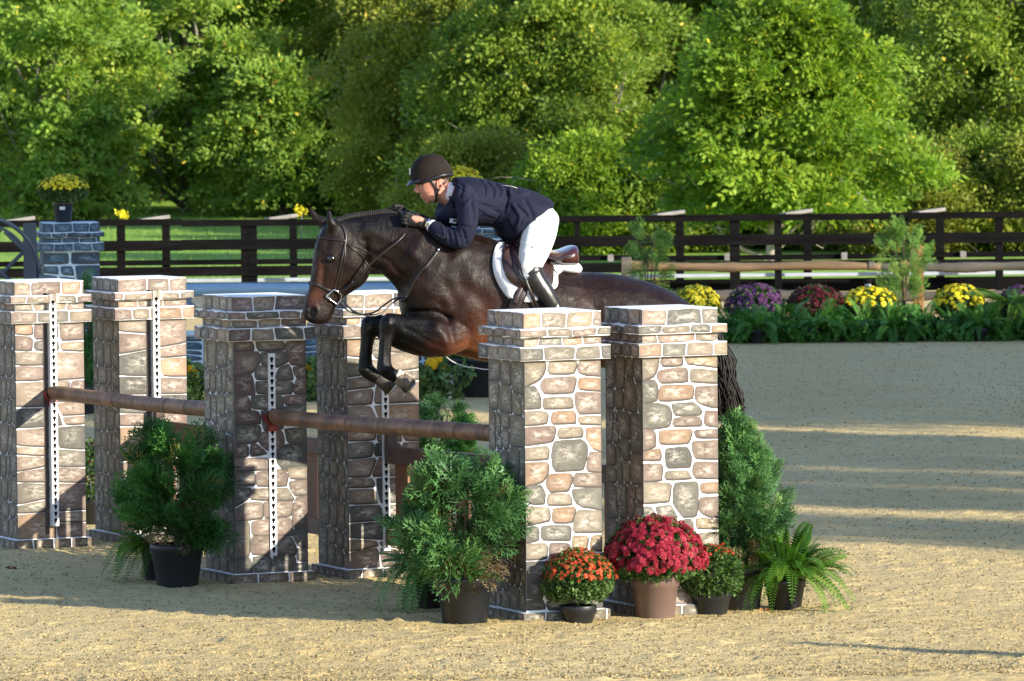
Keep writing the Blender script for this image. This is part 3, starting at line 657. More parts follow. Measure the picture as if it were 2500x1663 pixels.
def cypress(name, label, cat, base, r, h, crown0, crown1, n, seed, pr, ph, mat=CEDAR, potm=POTB, shape='round', ss=0.13, dry=0.0, group=None, trunkonly=False, squash=1.0, drybase=True):
    """potted conifer; crown between heights crown0 and crown1"""
    rs = np.random.RandomState(seed); t = thing(name, label, cat, base, 0, group)
    if ph > 0: pot(t, pr, ph, potm)
    m = MB(); R = random.Random(seed)
    z0 = max(ph - .03, 0)
    for k in range(5):
        a = R.random() * 6.28; q = r * .45
        m.tube(smoothpath([(0, 0, z0), (q * .3 * math.cos(a), q * .3 * math.sin(a), (crown0 + crown1) * .4), (q * math.cos(a), q * math.sin(a), crown1 * R.uniform(.75, .93))], 3), [0.012] * 4 + [.006] * 3, 6)
    m.go('trunk', WOODT, t, True)
    H = crown1 - crown0; per = 24 if n > 400 else 8; nb = max(14, int(n / per))
    ub = (np.arange(nb) + rs.rand(nb)) / nb; ab = rs.rand(nb) * 6.283
    if shape == 'round': prof = np.sqrt(np.clip(1 - (1.75 * ub - .85) ** 2, 0.06, 1))
    elif shape == 'cone': prof = np.clip((1 - ub) ** 0.62 * (0.35 + np.minimum(1, ub * 4) * .65), 0.05, 1) * 1.05
    else: prof = np.clip(0.95 - .6 * ub, .1, 1) * np.minimum(1, .5 + ub * 4)
    rb = r * prof * np.where(rs.rand(nb) < .25, 1.18, .68 + .4 * rs.rand(nb))
    tipz = crown0 + ub * H + rs.randn(nb) * .04 * H
    T = np.stack([np.cos(ab) * rb, np.sin(ab) * rb * squash, tipz], 1)
    S = np.stack([np.cos(ab) * rb * .12, np.sin(ab) * rb * .12, np.maximum(z0, tipz - (.35 if shape != 'weep' else .1) * H * (.4 + .6 * rs.rand(nb)))], 1)
    bi = np.repeat(np.arange(nb), per); k = 1 - rs.rand(nb * per) ** 1.25 * .78; n = nb * per
    M0 = S * .35 + T * .65 - np.array([0, 0, .05 * H]); kk = k[:, None]
    P = S[bi] * (1 - kk) ** 2 + 2 * kk * (1 - kk) * M0[bi] + T[bi] * kk ** 2
    bd = 2 * (1 - kk) * (M0 - S)[bi] + 2 * kk * (T - M0)[bi]; bd /= np.linalg.norm(bd, axis=1, keepdims=True)
    P += rs.randn(n, 3) * .022 * (1.3 - kk)
    d = bd + rs.randn(n, 3) * .42 + np.array([0, 0, .18 if shape != 'weep' else -.15])
    nr = bd * .3 + rs.randn(n, 3) * .7 + np.array([.2, -.35, .5]); u = ub[bi]
    V, F = inst(SPR[0], SPR[1], frames(d, nr), P, ss * (0.6 + .7 * rs.rand(n)) * (1.15 - .35 * k))
    tone = rs.randn(nb) * .14
    v = np.clip(0.28 + .28 * k + tone[bi] + rs.randn(n) * .1, 0, .9)
    isd = (rs.rand(n) < dry * .6) | (rs.rand(nb) < dry * .7)[bi]; v[isd] = 0.93 + .07 * rs.rand(isd.sum())
    mk('foliage', V, F, mat, t, var=np.repeat(v, len(SPR[0])))
    if drybase:
        n = int(n * .07); a = rs.rand(n) * 6.28; q = r * .62 * np.sqrt(rs.rand(n)); P = np.stack([np.cos(a) * q, np.sin(a) * q, z0 + .02 + rs.rand(n) * .16], 1)
        d = np.stack([np.cos(a), np.sin(a), rs.randn(n) * .5 + .1], 1) + rs.randn(n, 3) * .4
        V, F = inst(SPR[0], SPR[1], frames(d, rs.randn(n, 3) + [0, 0, .5]), P, ss * (0.5 + .4 * rs.rand(n)))
        mk('dry_twigs', V, F, TWIG, t, var=np.repeat(rs.rand(n), len(SPR[0])))
    return t
def frond_tpl(n=24, droop=.75):
    V = []; F = []
    def xz(s): return Vector((s * (1 - .22 * s * s), 0, .42 * s - droop * s * s))
    for k in range(n):
        s = .08 + .92 * k / n; p = xz(s); q = xz(min(1, s + .03)); tdir = (q - p).normalized()
        l = .11 * math.sin(math.pi * (s * .86 + .12)) ** .8 + .012; wd = .42 / n
        for g in (-1, 1):
            o = len(V); e = Vector((.18, g, -.18)).normalized()
            V.extend([p - tdir * wd, p + e * l * .5 - tdir * wd * .8, p + e * l + tdir * wd * .2, p + e * l * .5 + tdir * wd * 1.1]); F.append((o, o + 1, o + 2, o + 3))
    for k in range(6):
        s0, s1 = k / 6, (k + 1) / 6; o = len(V)
        V.extend([xz(s0) + Vector((0, -.006, 0)), xz(s1) + Vector((0, -.004, 0)), xz(s1) + Vector((0, .004, 0)), xz(s0) + Vector((0, .006, 0))]); F.append((o, o + 1, o + 2, o + 3))
    return np.array([tuple(v) for v in V]), np.array(F)
FRA = frond_tpl(24, .75); FRB = frond_tpl(22, .35); FRC = frond_tpl(24, 1.15)
def fern(label, base, n, L, seed, pr=.13, ph=.2, mat=FERN, potm=POTB, amin=0, amax=6.283, group=None, up=.5, name='potted_fern', cat='fern'):
    rs = np.random.RandomState(seed); t = thing(name, label, cat, base, 0, group)
    if ph > 0: pot(t, pr, ph, potm)
    parts = []
    for i, T in enumerate((FRA, FRB, FRC)):
        m = n // 3; a = amin + rs.rand(m) * (amax - amin)
        d = np.stack([np.cos(a), np.sin(a), up * rs.rand(m) * (1.4 if i == 1 else .8)], 1)
        nr = np.tile([0, 0, 1.0], (m, 1)) + rs.randn(m, 3) * .22
        P = np.stack([np.cos(a) * pr * .35, np.sin(a) * pr * .35, np.full(m, ph + .0)], 1)
        V, F = inst(T[0], T[1], frames(d, nr), P, L * (0.6 + .5 * rs.rand(m)))
        V[:, 2] = np.maximum(V[:, 2], .006 + .01 * rs.rand(len(V)))
        parts.append((V, F, np.repeat(np.clip(.5 + .28 * rs.randn(m), 0, 1), len(T[0]))))
    V, F, v = joinq(parts); mk('fronds', V, F, mat, t, var=v)
    return t
def flower_tpl(no=9, ni=7):
    V = []; F = []
    def petal(a, r0, r1, z0, z1, wd):
        c, s = math.cos(a), math.sin(a); o = len(V); rm = (r0 + r1) * .6
        V.extend([(r0 * c, r0 * s, z0), (rm * c + wd * s, rm * s - wd * c, (z0 + z1) * .55), (r1 * c, r1 * s, z1), (rm * c - wd * s, rm * s + wd * c, (z0 + z1) * .55)]); F.append((o, o + 1, o + 2, o + 3))
    for k in range(no): petal(2 * math.pi * k / no, .1, 1, .12, .0, .24)
    for k in range(ni): petal(2 * math.pi * (k + .5) / ni, .05, .68, .2, .32, .2)
    for k in range(4): petal(2 * math.pi * k / 4 + .3, 0, .3, .28, .42, .18)
    return np.array(V, float), np.array(F)
FLW = flower_tpl()
def leafclump_tpl():
    R = random.Random(5); V = []; F = []
    for k in range(5):
        a = k * 1.3 + R.random(); e = R.uniform(-.2, .7); d = Vector((math.cos(a) * math.cos(e), math.sin(a) * math.cos(e), math.sin(e))); s = d.cross(Vector((0, 0, 1))).normalized()
        o = len(V); V.extend([d * .1, d * .6 + s * .25, d * 1.0 + Vector((0, 0, -.12)), d * .55 - s * .25]); F.append((o, o + 1, o + 2, o + 3))
    return np.array([tuple(v) for v in V]), np.array(F)
LCL = leafclump_tpl()
def mum(label, base, r, h, zc, fmat, nf, fs, seed, pr, ph, potm=POTB, tmax=1.5, dens=1.0, group=None, name='potted_chrysanthemum', rim=True, cover=1.0, tag_=False, z0=0.0, leafs=1500, cat='potted flower', ls=.022, budtop=0.0):
    """domed chrysanthemum: radius r, dome height h above zc"""
    rs = np.random.RandomState(seed); t = thing(name, label, cat, base, 0, group)
    pot(t, pr, ph, potm, rim=rim)
    if tag_:
        MB().box((.0, -pr * .97, ph * .72), (.055, .004, .045)).go('price_tag', LABELM, t)
    # foliage
    n = leafs; ct = rs.rand(n) * 1.75 - .75; ct = np.clip(ct, -.75, 1); a = rs.rand(n) * 6.283; st = np.sqrt(np.clip(1 - ct * ct, 0, 1)); k = .55 + .44 * rs.rand(n) ** .5
    P = np.stack([r * st * np.cos(a) * k, r * st * np.sin(a) * k, zc + np.where(ct > 0, h, h * .75) * ct * k], 1)
    P[:, :2] *= (1 + .07 * field(P, seed, 2.2 / r)[:, None])
    d = np.stack([np.cos(a), np.sin(a), .5 + rs.randn(n) * .4], 1) + rs.randn(n, 3) * .4
    V, F = inst(LCL[0], LCL[1], frames(d, rs.randn(n, 3) + [0, 0, 1.5]), P, ls * (0.8 + .7 * rs.rand(n)))
    mk('foliage', V, F, MUML, t, var=np.repeat(np.clip(.25 + .4 * k + .2 * rs.randn(n), 0, 1), len(LCL[0])))
    if nf == 0: return t
    # blooms
    n = nf; i = np.arange(n) + .5; ct = 1 - i / n * (1 - math.cos(tmax)); a = i * 2.39996 + rs.randn(n) * .12; st = np.sqrt(np.clip(1 - ct * ct, 0, 1))
    nn = np.stack([st * np.cos(a), st * np.sin(a), ct], 1)
    lump = field(nn, seed + 3, 2.6)
    keep = rs.rand(n) < np.clip(cover * (1 - .55 * np.clip(np.arccos(ct) / tmax, 0, 1) ** 3) + .35 * lump * (1 - cover * .5), .02, 1)
    nn = nn[keep]; a = a[keep]; ct = ct[keep]; n = len(nn)
    k = 1.0 + .035 * rs.randn(n) + .05 * field(nn, seed, 3)
    P = np.stack([r * nn[:, 0] * k, r * nn[:, 1] * k, zc + np.where(ct > 0, h, h * .75) * nn[:, 2] * k], 1)
    P[:, :2] *= (1 + .07 * field(P, seed, 2.2 / r)[:, None])
    nm = nn * [1, 1, 1.2] + rs.randn(n, 3) * .28 + [0, 0, .25]
    d = np.cross(nm, rs.randn(n, 3))
    V, F = inst(FLW[0], FLW[1], frames(d, nm), P, fs * (0.75 + .45 * rs.rand(n)))
    pv = np.tile(np.repeat(rs.rand(len(FLW[1])) * .5, 4), n) + np.repeat(rs.rand(n) * .5, len(FLW[0]))
    mk('blooms', V, F, fmat, t, var=pv)
    return t
LABELM = pbr('white_label', (0.75, 0.76, 0.78), (0.55, 0.58, 0.62), scale=90, rough=0.4)
mpx = lambda px, D: px * D / FPX

# ---- foreground plants beside the jump
def bush_at(x, ybase): return G(x, ybase)
p = G(1164, 1524); cypress('potted_cypress', 'large feathery cypress in a black pot before the nearest pillar, dry twigs low down', 'shrub', p + Vector((-.07, 0, 0)), .32, 0, .33, .92, 900, 4, .165, .285, CEDAR, POTB, 'round', .185, dry=.08, group='potted cypresses round the jump', squash=.8)
p = G(1116, 1500) ; fern('green fern drooping low on the left of the large cypress, behind its black pot', p + Vector((-.16, .28, 0)), 48, .40, 6, .1, .26, FERND, POTB, amin=2.3, amax=4.7, up=.2, group='potted ferns round the jump')
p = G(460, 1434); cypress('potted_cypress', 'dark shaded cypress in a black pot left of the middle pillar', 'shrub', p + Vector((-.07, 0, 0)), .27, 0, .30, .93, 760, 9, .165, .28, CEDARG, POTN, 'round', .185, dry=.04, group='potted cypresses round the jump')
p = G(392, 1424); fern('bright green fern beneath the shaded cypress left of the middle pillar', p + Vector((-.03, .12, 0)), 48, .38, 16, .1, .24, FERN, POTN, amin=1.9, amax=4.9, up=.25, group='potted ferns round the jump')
p = G(1818, 1492); cypress('potted_cypress', 'tall pointed green cypress in a black pot right of the rear right pillar', 'shrub', p + Vector((-.03, .05, 0)), .30, 0, .32, 1.14, 1700, 22, .155, .27, CEDAR, POTB, 'cone', .13, dry=.0, group='potted cypresses round the jump')
p = G(1925, 1490); fern('bright green sword fern in a black pot, rightmost plant beside the jump', p + Vector((-.02, 0, 0)), 165, .44, 33, .12, .19, FERN, POTB, up=1.6, group='potted ferns round the jump')
p = G(1412, 1524); mum('small orange chrysanthemum dome in a black pot in front of the nearest pillar', p, .212, .20, .245, F_ORA, 430, .0155, 5, .105, .115, tmax=1.42, cover=.95, group='potted chrysanthemums at the jump', leafs=2600, ls=.020)
p = G(1600, 1512); mum('big crimson chrysanthemum in a taupe pot in front of the rear right pillar', p, .30, .24, .37, F_RED, 760, .026, 6, .145, .27, POTT, tmax=1.9, cover=1.25, group='potted chrysanthemums at the jump', rim=False, leafs=2400, ls=.026)
p = G(1745, 1504); mum('half open orange chrysanthemum in a black pot between the crimson one and the tall cypress', p + Vector((-.02, .05, 0)), .20, .20, .23, F_ORA, 130, .014, 8, .12, .15, tmax=.8, cover=.8, group='potted chrysanthemums at the jump', leafs=2600, ls=.020)
p = G(1665, 1506); mum('leafy unopened chrysanthemum in a black pot half hidden behind the taupe pot', p + Vector((.04, .16, 0)), .17, .17, .22, F_ORA, 0, .012, 18, .11, .13, tmax=1.0, cover=.4, group='potted chrysanthemums at the jump', leafs=1700, ls=.020)
# behind the jump
p = G(212, 1300); mum('dark burgundy chrysanthemum in the gap between the two left pillars', p + Vector((0, .6, 0)), .22, .28, .34, F_DRK, 160, .015, 28, .13, .2, tmax=1.6, cover=.5, leafs=1400, group='potted chrysanthemums behind the jump')
p = gy(1075, 44.0); cypress('potted_cypress', 'dark leafy cypress top seen through the gap above the brown gate', 'shrub', p, .24, 0, .22, .70, 420, 51, .15, .28, CEDAR, POTB, 'round', .13, group='potted cypresses behind the jump', drybase=False)
p = gy(1135, 43.2); cypress('potted_cypress', 'light green cypress top between the dark one and the nearest pillar', 'shrub', p, .15, 0, .2, .58, 420, 52, .13, .26, CEDARG, POTB, 'cone', .12, group='potted cypresses behind the jump', drybase=False)
p = G(211, 1014); cypress('potted_cypress', 'tall dark cypress in the gap between the two left pillars', 'shrub', p, .16, 0, .3, 1.25, 300, 53, .15, .28, CEDARG, POTN, 'cone', .15, group='potted cypresses behind the jump', drybase=False)

# ---- the blue jump further back
D_B = 57.5
gb = 'blue painted stone pillars of the far jump'
def bbase(x, D=D_B): return gy(x, D)
HB = 1.74
bl = bbase(168) + Vector((0, .3, 0)); bm_ = bbase(1150) + Vector((0, .3, 0))
BM = [BMORTAR, BSTONE, OUTL]
RB_ = math.radians(9)
pillar('blue_stone_pillar', 'blue painted stone pillar on the left with a yellow chrysanthemum pot on top', bl, RB_, 71, HB, .56, PALB, PALB, BM, gb, mort=.013)
pillar('blue_stone_pillar', "blue painted stone pillar behind the rider's elbow and the horse's chest", bm_, RB_, 77, HB, .56, PALB, PALB, BM, gb, mort=.013)
mum('yellow chrysanthemum in a black pot standing on the left blue pillar', bl + Vector((-.06, 0, HB)), .26, .16, .31, F_YEL, 420, .024, 41, .10, .21, tmax=1.35, cover=1.1, tag_=True, leafs=1500, ls=.03, group='chrysanthemums standing on the blue pillars')
mum('yellow chrysanthemum on the far blue pillar, its top showing above the rider shoulder', bm_ + Vector((-.10, 0, HB)), .25, .21, .31, F_YEL, 420, .03, 43, .10, .21, tmax=1.4, cover=1.0, leafs=1500, ls=.03, group='chrysanthemums standing on the blue pillars')
BLUEP = pbr('pale_blue_pole_paint', (0.28, 0.42, 0.52), (0.22, 0.34, 0.43), scale=6, rough=0.35, stretch=(1, 1, 1), lo=.3, hi=.7)
BLUEG = pbr('slate_blue_paint', (0.022, 0.042, 0.066), (0.016, 0.031, 0.05), scale=6, rough=0.5)
BLUES = pbr('grey_blue_board', (0.14, 0.21, 0.27), (0.10, 0.16, 0.21), scale=5, rough=.6)
CREAM = pbr('cream_paint', (0.62, 0.55, 0.38), (0.5, 0.45, 0.32), scale=20, rough=0.6)
zp = AT(600, 711, D_B).z
pole('pale blue pole of the far jump behind the pillars and the horse head', (bl.x + .28, bl.y, zp), (bm_.x - .28, bm_.y, zp), .062, 5, BLUEP, knots=False)
# plank with a cream diamond under the pole
t = thing('jump_plank', 'slate blue plank with a cream diamond under the pale blue pole', 'plank', (bl.x + .28, bl.y, 0))
MB().box(((bm_.x - bl.x - .56) / 2, .02, .98), (bm_.x - bl.x - .6, .03, .26), bev=.006).go('board', BLUES, t)
m = MB(); c = AT(484, 787, D_B).x - (bl.x + .28)
m.add([(c - .09, -.002, .93), (c, -.002, .82 + .02), (c + .09, -.002, .93), (c, -.002, 1.02)], [(0, 1, 2, 3)]); m.go('diamond', CREAM, t)
# low blue stone wall
t = thing('low_stone_wall', 'low blue painted stone wall across the bottom of the far jump', 'wall', (bl.x + .34, bl.y + .02, 0))
Lw = bm_.x - bl.x - .64; R = random.Random(9); b = SB(); b.box((Lw / 2, 0, .29), (Lw, .16, .58)); cells = []
x = 0
while x < Lw:
    x2 = min(Lw, x + .5); bsp([(x, 0), (x2, 0), (x2, .58), (x, .58)], R, .24, .11, cells); x = x2
b.stones(cells, lambda u, v, e: Vector((u, -.08 - e, v)), (0, Lw, 0, .58), .012, PALB, R)
b.go('stonework', BM, t)
MB().box((Lw / 2, 0, .598), (Lw + .02, .22, .035), bev=.005).go('coping', BMORTAR, t)
# round blue gate wing with lattice
c = AT(-42, 668, D_B - .1); rw = .57
t = thing('round_lattice_gate', 'slate blue round topped gate panel with diagonal lattice at the left edge', 'gate', (c.x, c.y, 0))
for nm, ra, rb in (('rim', rw, .022), ('inner_ring', rw - .075, .014)):
    V, F = tube([Vector((ra * math.cos(k * math.pi / 24), 0, c.z + ra * math.sin(k * math.pi / 24))) for k in range(49)], rb, 8); mk(nm, V, F, BLUEG, t, True)
r2 = rw - .09
for s in (1, -1):
    for q in (-.5, -.18, .14, .46):
        # lattice bar: x cos45 - z sin45 = q
        if abs(q) < r2:
            l = math.sqrt(r2 * r2 - q * q); cx, cz = q * .7071, -s * q * .7071; dx, dz = .7071, s * .7071
            V, F = tube([Vector((cx - dx * l, .004 * s, c.z + cz - dz * l)), Vector((cx + dx * l, .004 * s, c.z + cz + dz * l))], .020, 6); mk('lattice_bar', V, F, BLUEG, t, False)
px = AT(76, 700, D_B).x - c.x
MB().box((px, .03, (HB + .0) / 2), (.13, .09, HB), bev=.01).go('post', BLUEG, t)
MB().box((-.2, .03, .12), (1.5, .07, .12), bev=.01).go('foot_rail', BLUEG, t)
for k in (-.5, .5): MB().box((k, .03, (c.z - rw) / 2 + .1), (.07, .06, c.z - rw + .2), bev=.008).go('leg', BLUEG, t)
# marigolds and greens in front of the blue wall
def marigold(label, p, h, pts, seed, n=260, rr=.22, group='marigolds by the blue wall', fs=.045):
    rs = np.random.RandomState(seed); t = thing('marigold_plant', label, 'flower', p, 0, group)
    P = np.stack([rs.randn(n) * rr * .6, rs.randn(n) * .1, rs.rand(n) * h * .85], 1)
    V, F = inst(LCL[0], LCL[1], frames(rs.randn(n, 3) + [0, 0, .6], rs.randn(n, 3)), P, .06 + .03 * rs.rand(n)); mk('foliage', V, F, MUML, t, var=np.repeat(.6 + .4 * rs.rand(n), len(LCL[0])))
    for (dx, z, s) in pts:
        m = 26; nn = rs.randn(m, 3); nn[:, 1] -= .4; nn /= np.linalg.norm(nn, axis=1, keepdims=True)
        V, F = inst(FLW[0], FLW[1], frames(np.cross(nn, rs.randn(m, 3)), nn), np.array([dx, -.05, z]) + nn * s * .55, np.full(m, s * .6))
        mk('flower_head', V, F, F_GOL, t, var=rs.rand(len(V)))
    return t
q = AT(1060, 900, 55.8); g0 = Vector((q.x, q.y, 0)); zz = lambda x, y: AT(x, y, 55.8).z; xx = lambda x: AT(x, 900, 55.8).x - q.x
marigold('marigold plant with round orange yellow heads below the horse chest', g0, .40, [(xx(1054), zz(1054, 888), .085), (xx(1070), zz(1070, 875), .06), (xx(1087), zz(1087, 900), .055), (xx(1022), zz(1022, 932), .05)], 3)
q = AT(470, 900, 55.8); marigold('marigold plant with two yellow heads between the left and middle pillars', Vector((q.x, q.y, 0)), .45, [(-.02, zz(470, 900), .05), (.03, zz(470, 912), .06)], 4)
q = AT(757, 900, 55.8); marigold('marigold plant with an orange head in the gap right of the middle pillar', Vector((q.x, q.y, 0)), .5, [(0, zz(757, 900), .06)], 5)
WH = pbr('white_box_paint', (0.75, 0.75, 0.72), (0.62, 0.63, 0.62), scale=12, rough=.6)
q = gy(1073, 55.9); t = thing('planter_box', 'small white planter box by the marigolds below the horse', 'planter', q)
for z, s in ((.10, 1), (.2, .6)):
    MB().box((.06 if s < 1 else 0, 0, z), (.24 * s, .2, .16 if s == 1 else .1), bev=.01).go('step', WH, t)
q = gy(1160, 56.4); t = thing('black_tub', 'large black tub of dark greenery beside the far blue pillar', 'tub', q)
pot(t, .30, .40, POTN); n = 300; P = np.stack([rs.randn(n) * .16, rs.randn(n) * .14, .4 + rs.rand(n) * .14], 1)
V, F = inst(LCL[0], LCL[1], frames(rs.randn(n, 3) + [0, 0, .8], rs.randn(n, 3)), P, .06 + .03 * rs.rand(n)); mk('foliage', V, F, FERND, t, var=np.repeat(rs.rand(n), len(LCL[0])))

# ---- flower bed at the far side of the ring (right)
gf = 'chrysanthemums of the far flower bed'
def fm(x0, x1, ytop, mat, label, seed, cover=1.15, tmax=1.75, dD=0, fs=.036):
    D = 67.6 + dD; r = mpx((x1 - x0) / 2, D); r *= 1.08; p = gy((x0 + x1) / 2, D); zt = AT((x0 + x1) / 2, ytop, D).z; h = r * .82; zc = zt - h
    mum(label, p, r, h, zc, mat, int(250 * (r / .3) ** 2), fs, seed, .15, max(.1, zc - .1), tmax=tmax, cover=cover, leafs=1100, ls=.035, group=gf)
fm(1648, 1756, 699, F_YEL, 'bright yellow chrysanthemum just behind the horse croup', 61, 1.3)
fm(1780, 1914, 695, F_PUR, 'purple chrysanthemum, left of the dark red one in the far bed', 62, .95)
fm(1928, 2053, 696, F_DRK, 'dark red chrysanthemum in the far bed', 63, 1.1)
fm(2062, 2186, 701, F_YEL, 'half open yellow chrysanthemum between the dark red one and the sapling', 64, .62, 1.3)
fm(2283, 2400, 696, F_YEL, 'yellow chrysanthemum right of the wooden post', 65, .75, 1.7)
fm(2440, 2560, 698, F_PUR, 'purple chrysanthemum at the right edge of the photo', 66, .95)
gff = 'ferns along the front of the far flower bed'
k = 0
for x, L, dD in ((1725, .40, -.5), (1790, .42, -.2), (1850, .40, -.7), (1915, .46, -.3), (1985, .5, -.6), (2050, .42, -.4), (2115, .52, -.2), (2180, .46, -.6), (2250, .45, -.4), (2325, .46, -.3), (2395, .4, -.7), (2475, .62, -.3), (2540, .5, -.5)):
    k += 1; p = gy(x, 67.3 + dD)
    lab = ['fern at the left end of the far bed beside the rear right pillar', 'low fern under the left side of the purple mum next to the dark red one', 'low fern under the gap between the purple and dark red mums', 'low fern directly under the dark red mum', 'low fern under the gap between the dark red and half open yellow mums',
           'low fern under the left side of the half open yellow mum', 'low fern under the right side of the half open yellow mum', 'low fern at the foot of the sapling by the orange post', 'low fern in front of the orange brown post', 'low fern under the left side of the yellow mum right of the post',
           'low fern under the right side of the yellow mum right of the post', 'long drooping bright fern under the purple mum at the right edge', 'fern at the far right end of the bed past the purple mum'][k - 1]
    fern(lab, p, 54, L * 1.15, 100 + k, .10, .16 if k != 12 else .42, FERND if k not in (12,) else FERN, POTN, up=.8 if k != 12 else .2, group=gff)
# leafy ground cover between the ferns
n = 3400; x = AT(1690, 800, 67).x + rs.rand(n) * (AT(2620, 800, 67).x - AT(1690, 800, 67).x); y = 66.5 + rs.rand(n) * 1.6
P = np.stack([x, y, .02 + .25 * rs.rand(n) ** 1.3 * (1 + .4 * np.sin(x * 7))], 1)
V, F = inst(LCL[0], LCL[1], frames(rs.randn(n, 3) + [0, 0, .6], rs.randn(n, 3) + [0, 0, 1]), P, .05 + .05 * rs.rand(n))
o = mk('ground_cover', V, F, FERND, var=np.repeat(rs.rand(n), len(LCL[0]))); tag(o, 'low leafy green ground cover filling the far flower bed', 'ground cover', kind='stuff')
# saplings
OPENC = leafmat('sapling_foliage', [(0, (0.07, 0.17, 0.035)), (0.5, (0.15, 0.29, 0.05)), (0.9, (0.26, 0.37, 0.08)), (1, (0.3, 0.2, 0.05))], transl=0.3)
p = gy(1585, 67.4); cypress('cypress_sapling', 'slender sapling conifer rising left of the split rail, behind the horse croup', 'tree', p, .36, 0, .25, 1.34, 290, 71, .14, .2, OPENC, POTN, 'weep', .16, dry=.06, group='sapling conifers in the far bed', drybase=False)
p = gy(2208, 67.9); cypress('cypress_sapling', 'slender sapling conifer by the orange wooden post with a thin bare stem', 'tree', p, .32, 0, .55, 1.34, 300, 72, .14, .2, OPENC, POTN, 'round', .16, dry=.03, group='sapling conifers in the far bed', drybase=False)
m = MB(); m.tube(smoothpath([(p.x, p.y, .1), (p.x + .02, p.y, .6), (p.x - .01, p.y, 1.3)], 4), .017, 7)
# ------------------------------------------------------------------ fences
FB = pbr('black_fence_paint', (0.004, 0.0039, 0.0041), (0.009, 0.0085, 0.0085), scale=5, rough=0.8, stretch=(.3, 1, 3), spec=.03)
FB2 = pbr('faded_blue_black_board', (0.05, 0.06, 0.075), (0.075, 0.085, 0.10), scale=4, rough=0.8, stretch=(.3, 1, 3), spec=.2)
GREYW = pbr('weathered_grey_board', (0.17, 0.155, 0.14), (0.25, 0.23, 0.21), scale=10, rough=0.9, stretch=(.3, 1, 2))
WHP = pbr('white_board_paint', (0.42, 0.45, 0.49), (0.34, 0.37, 0.41), scale=5, rough=.6)
SPL = pbr('split_rail_wood', (0.22, 0.14, 0.07), (0.10, 0.062, 0.035), scale=4, rough=.85, bumpd=.01, bscale=14, stretch=(.25, 1, 2.4))
SPG = pbr('grey_split_rail', (0.12, 0.102, 0.08), (0.06, 0.052, 0.042), scale=4, rough=.9, bumpd=.01, bscale=14, stretch=(.25, 1, 2.4))
ORP = pbr('orange_brown_post', (0.26, 0.135, 0.035), (0.18, 0.09, 0.03), scale=5, rough=.85, bumpd=.008, stretch=(2, 1, .3))
def board_fence(label, D, x0, x1, rails, posts, D2=0.0, ztop=None, seed=1, slope=0.0):
    A = AT(x0, 600, D); Bq = AT(x1, 600, D); R = random.Random(seed)
    t = thing('board_fence', label, 'fence', (A.x, D, 0)); Lx = Bq.x - A.x
    for (y, hpx) in rails:
        z = AT(1250, y, D).z; hh = mpx(hpx, D); nseg = 5
        for k in range(nseg):
            xa = Lx * k / nseg; xb = Lx * (k + 1) / nseg
            MB().box(((xa + xb) / 2, -.03 + .0, z + R.gauss(0, .006)), (xb - xa - .0006, .028, hh), bev=.003).go('rail', FB, t)
    for x, wpx in posts:
        px = AT(x, 600, D).x - A.x; hh = (ztop or AT(1250, rails[0][0] - rails[0][1] / 2, D).z) - .01
        MB().box((px, .055, hh / 2), (mpx(wpx, D), .12, hh), bev=.006).go('post', FB, t)
    return t, A
t, A = board_fence('long black board fence in front of the trees, its rails running across the whole photo', 80.0, -120, 2700, ((537, 16), (590, 26), (655, 24)), ((-60, 20), (295, 20), (598, 20), (616, 22), (970, 20), (1410, 13), (1790, 16), (1802, 9), (1900, 17), (2210, 18), (2440, 18), (2640, 18)), seed=2)
t2, A2 = board_fence('second row of black posts topped with weathered grey boards, just behind the long fence', 82.0, -120, 2700, ((632, 13),), ((405, 19), (716, 18), (1660, 19), (1972, 19), (2296, 19), (2600, 19)), ztop=AT(1250, 527, 82).z, seed=5)
for x in (76, 405, 716, 1660, 1972, 2296):
    px = AT(x, 600, 82).x - A2.x; Rm = Matrix.Rotation(-math.radians(7), 3, 'Y') @ Matrix.Rotation(math.radians(24), 3, 'Z')
    MB().box((px - .17, -.1, AT(1250, 527, 82).z + .01), (.44, .22, .05), R=Rm, bev=.004).go('top_board', GREYW, t2)
for x in (1490, 1775, 2060, 2350):
    px = AT(x, 600, 82).x - A2.x
    MB().box((px, -.09, AT(1250, 632, 82).z), (.085, .05, .10), bev=.004).go('end_block', GREYW, t2)
# low kickboard: black with white top
D = 81.2; A = AT(-120, 700, D); Bq = AT(2700, 700, D)
t = thing('kickboard', 'low black kickboard with a bright white top board under the long fence', 'barrier', (A.x, D, 0)); Lx = Bq.x - A.x
zt = AT(1250, 678, D).z
MB().box((Lx / 2, .1, zt / 2 - .03), (Lx, .03, zt - .05)).go('board', FB, t)
MB().box((Lx / 2, .08, zt), (Lx, .14, .05), bev=.008).go('top_board', WHP, t)
# split rail fence by the far bed
D = 74.5
A = AT(1520, 700, D); t = thing('split_rail_fence', 'rustic split rail fence behind the flower bed with an orange brown post', 'fence', (A.x, D, 0))
def srail(x0, y0, x1, y1, r, mat, seed):
    R = random.Random(seed); P0 = AT(x0, y0, D) - Vector((A.x, D, 0)); P1 = AT(x1, y1, D) - Vector((A.x, D, 0)); P0.y = P1.y = 0; pts = []; rad = []; n = 40
    for k in range(n + 1):
        s = k / n; pts.append(P0.lerp(P1, s) + Vector((0, 0, .012 * math.sin(s * 9 + seed)))); rad.append(r * (1 + .10 * R.gauss(0, 1) * .6 + .10 * math.sin(s * 17 + seed)))
    V, F = tube(pts, rad, 8); mk('rail', V, F, mat, t, True)
srail(1520, 651, 2150, 650, .056, SPL, 1); srail(2120, 650, 2262, 651, .05, SPG, 2); srail(2235, 651, 2720, 652, .062, SPG, 3)
srail(1500, 725, 2240, 722, .075, SPG, 4); srail(2235, 722, 2720, 720, .06, SPG, 5)
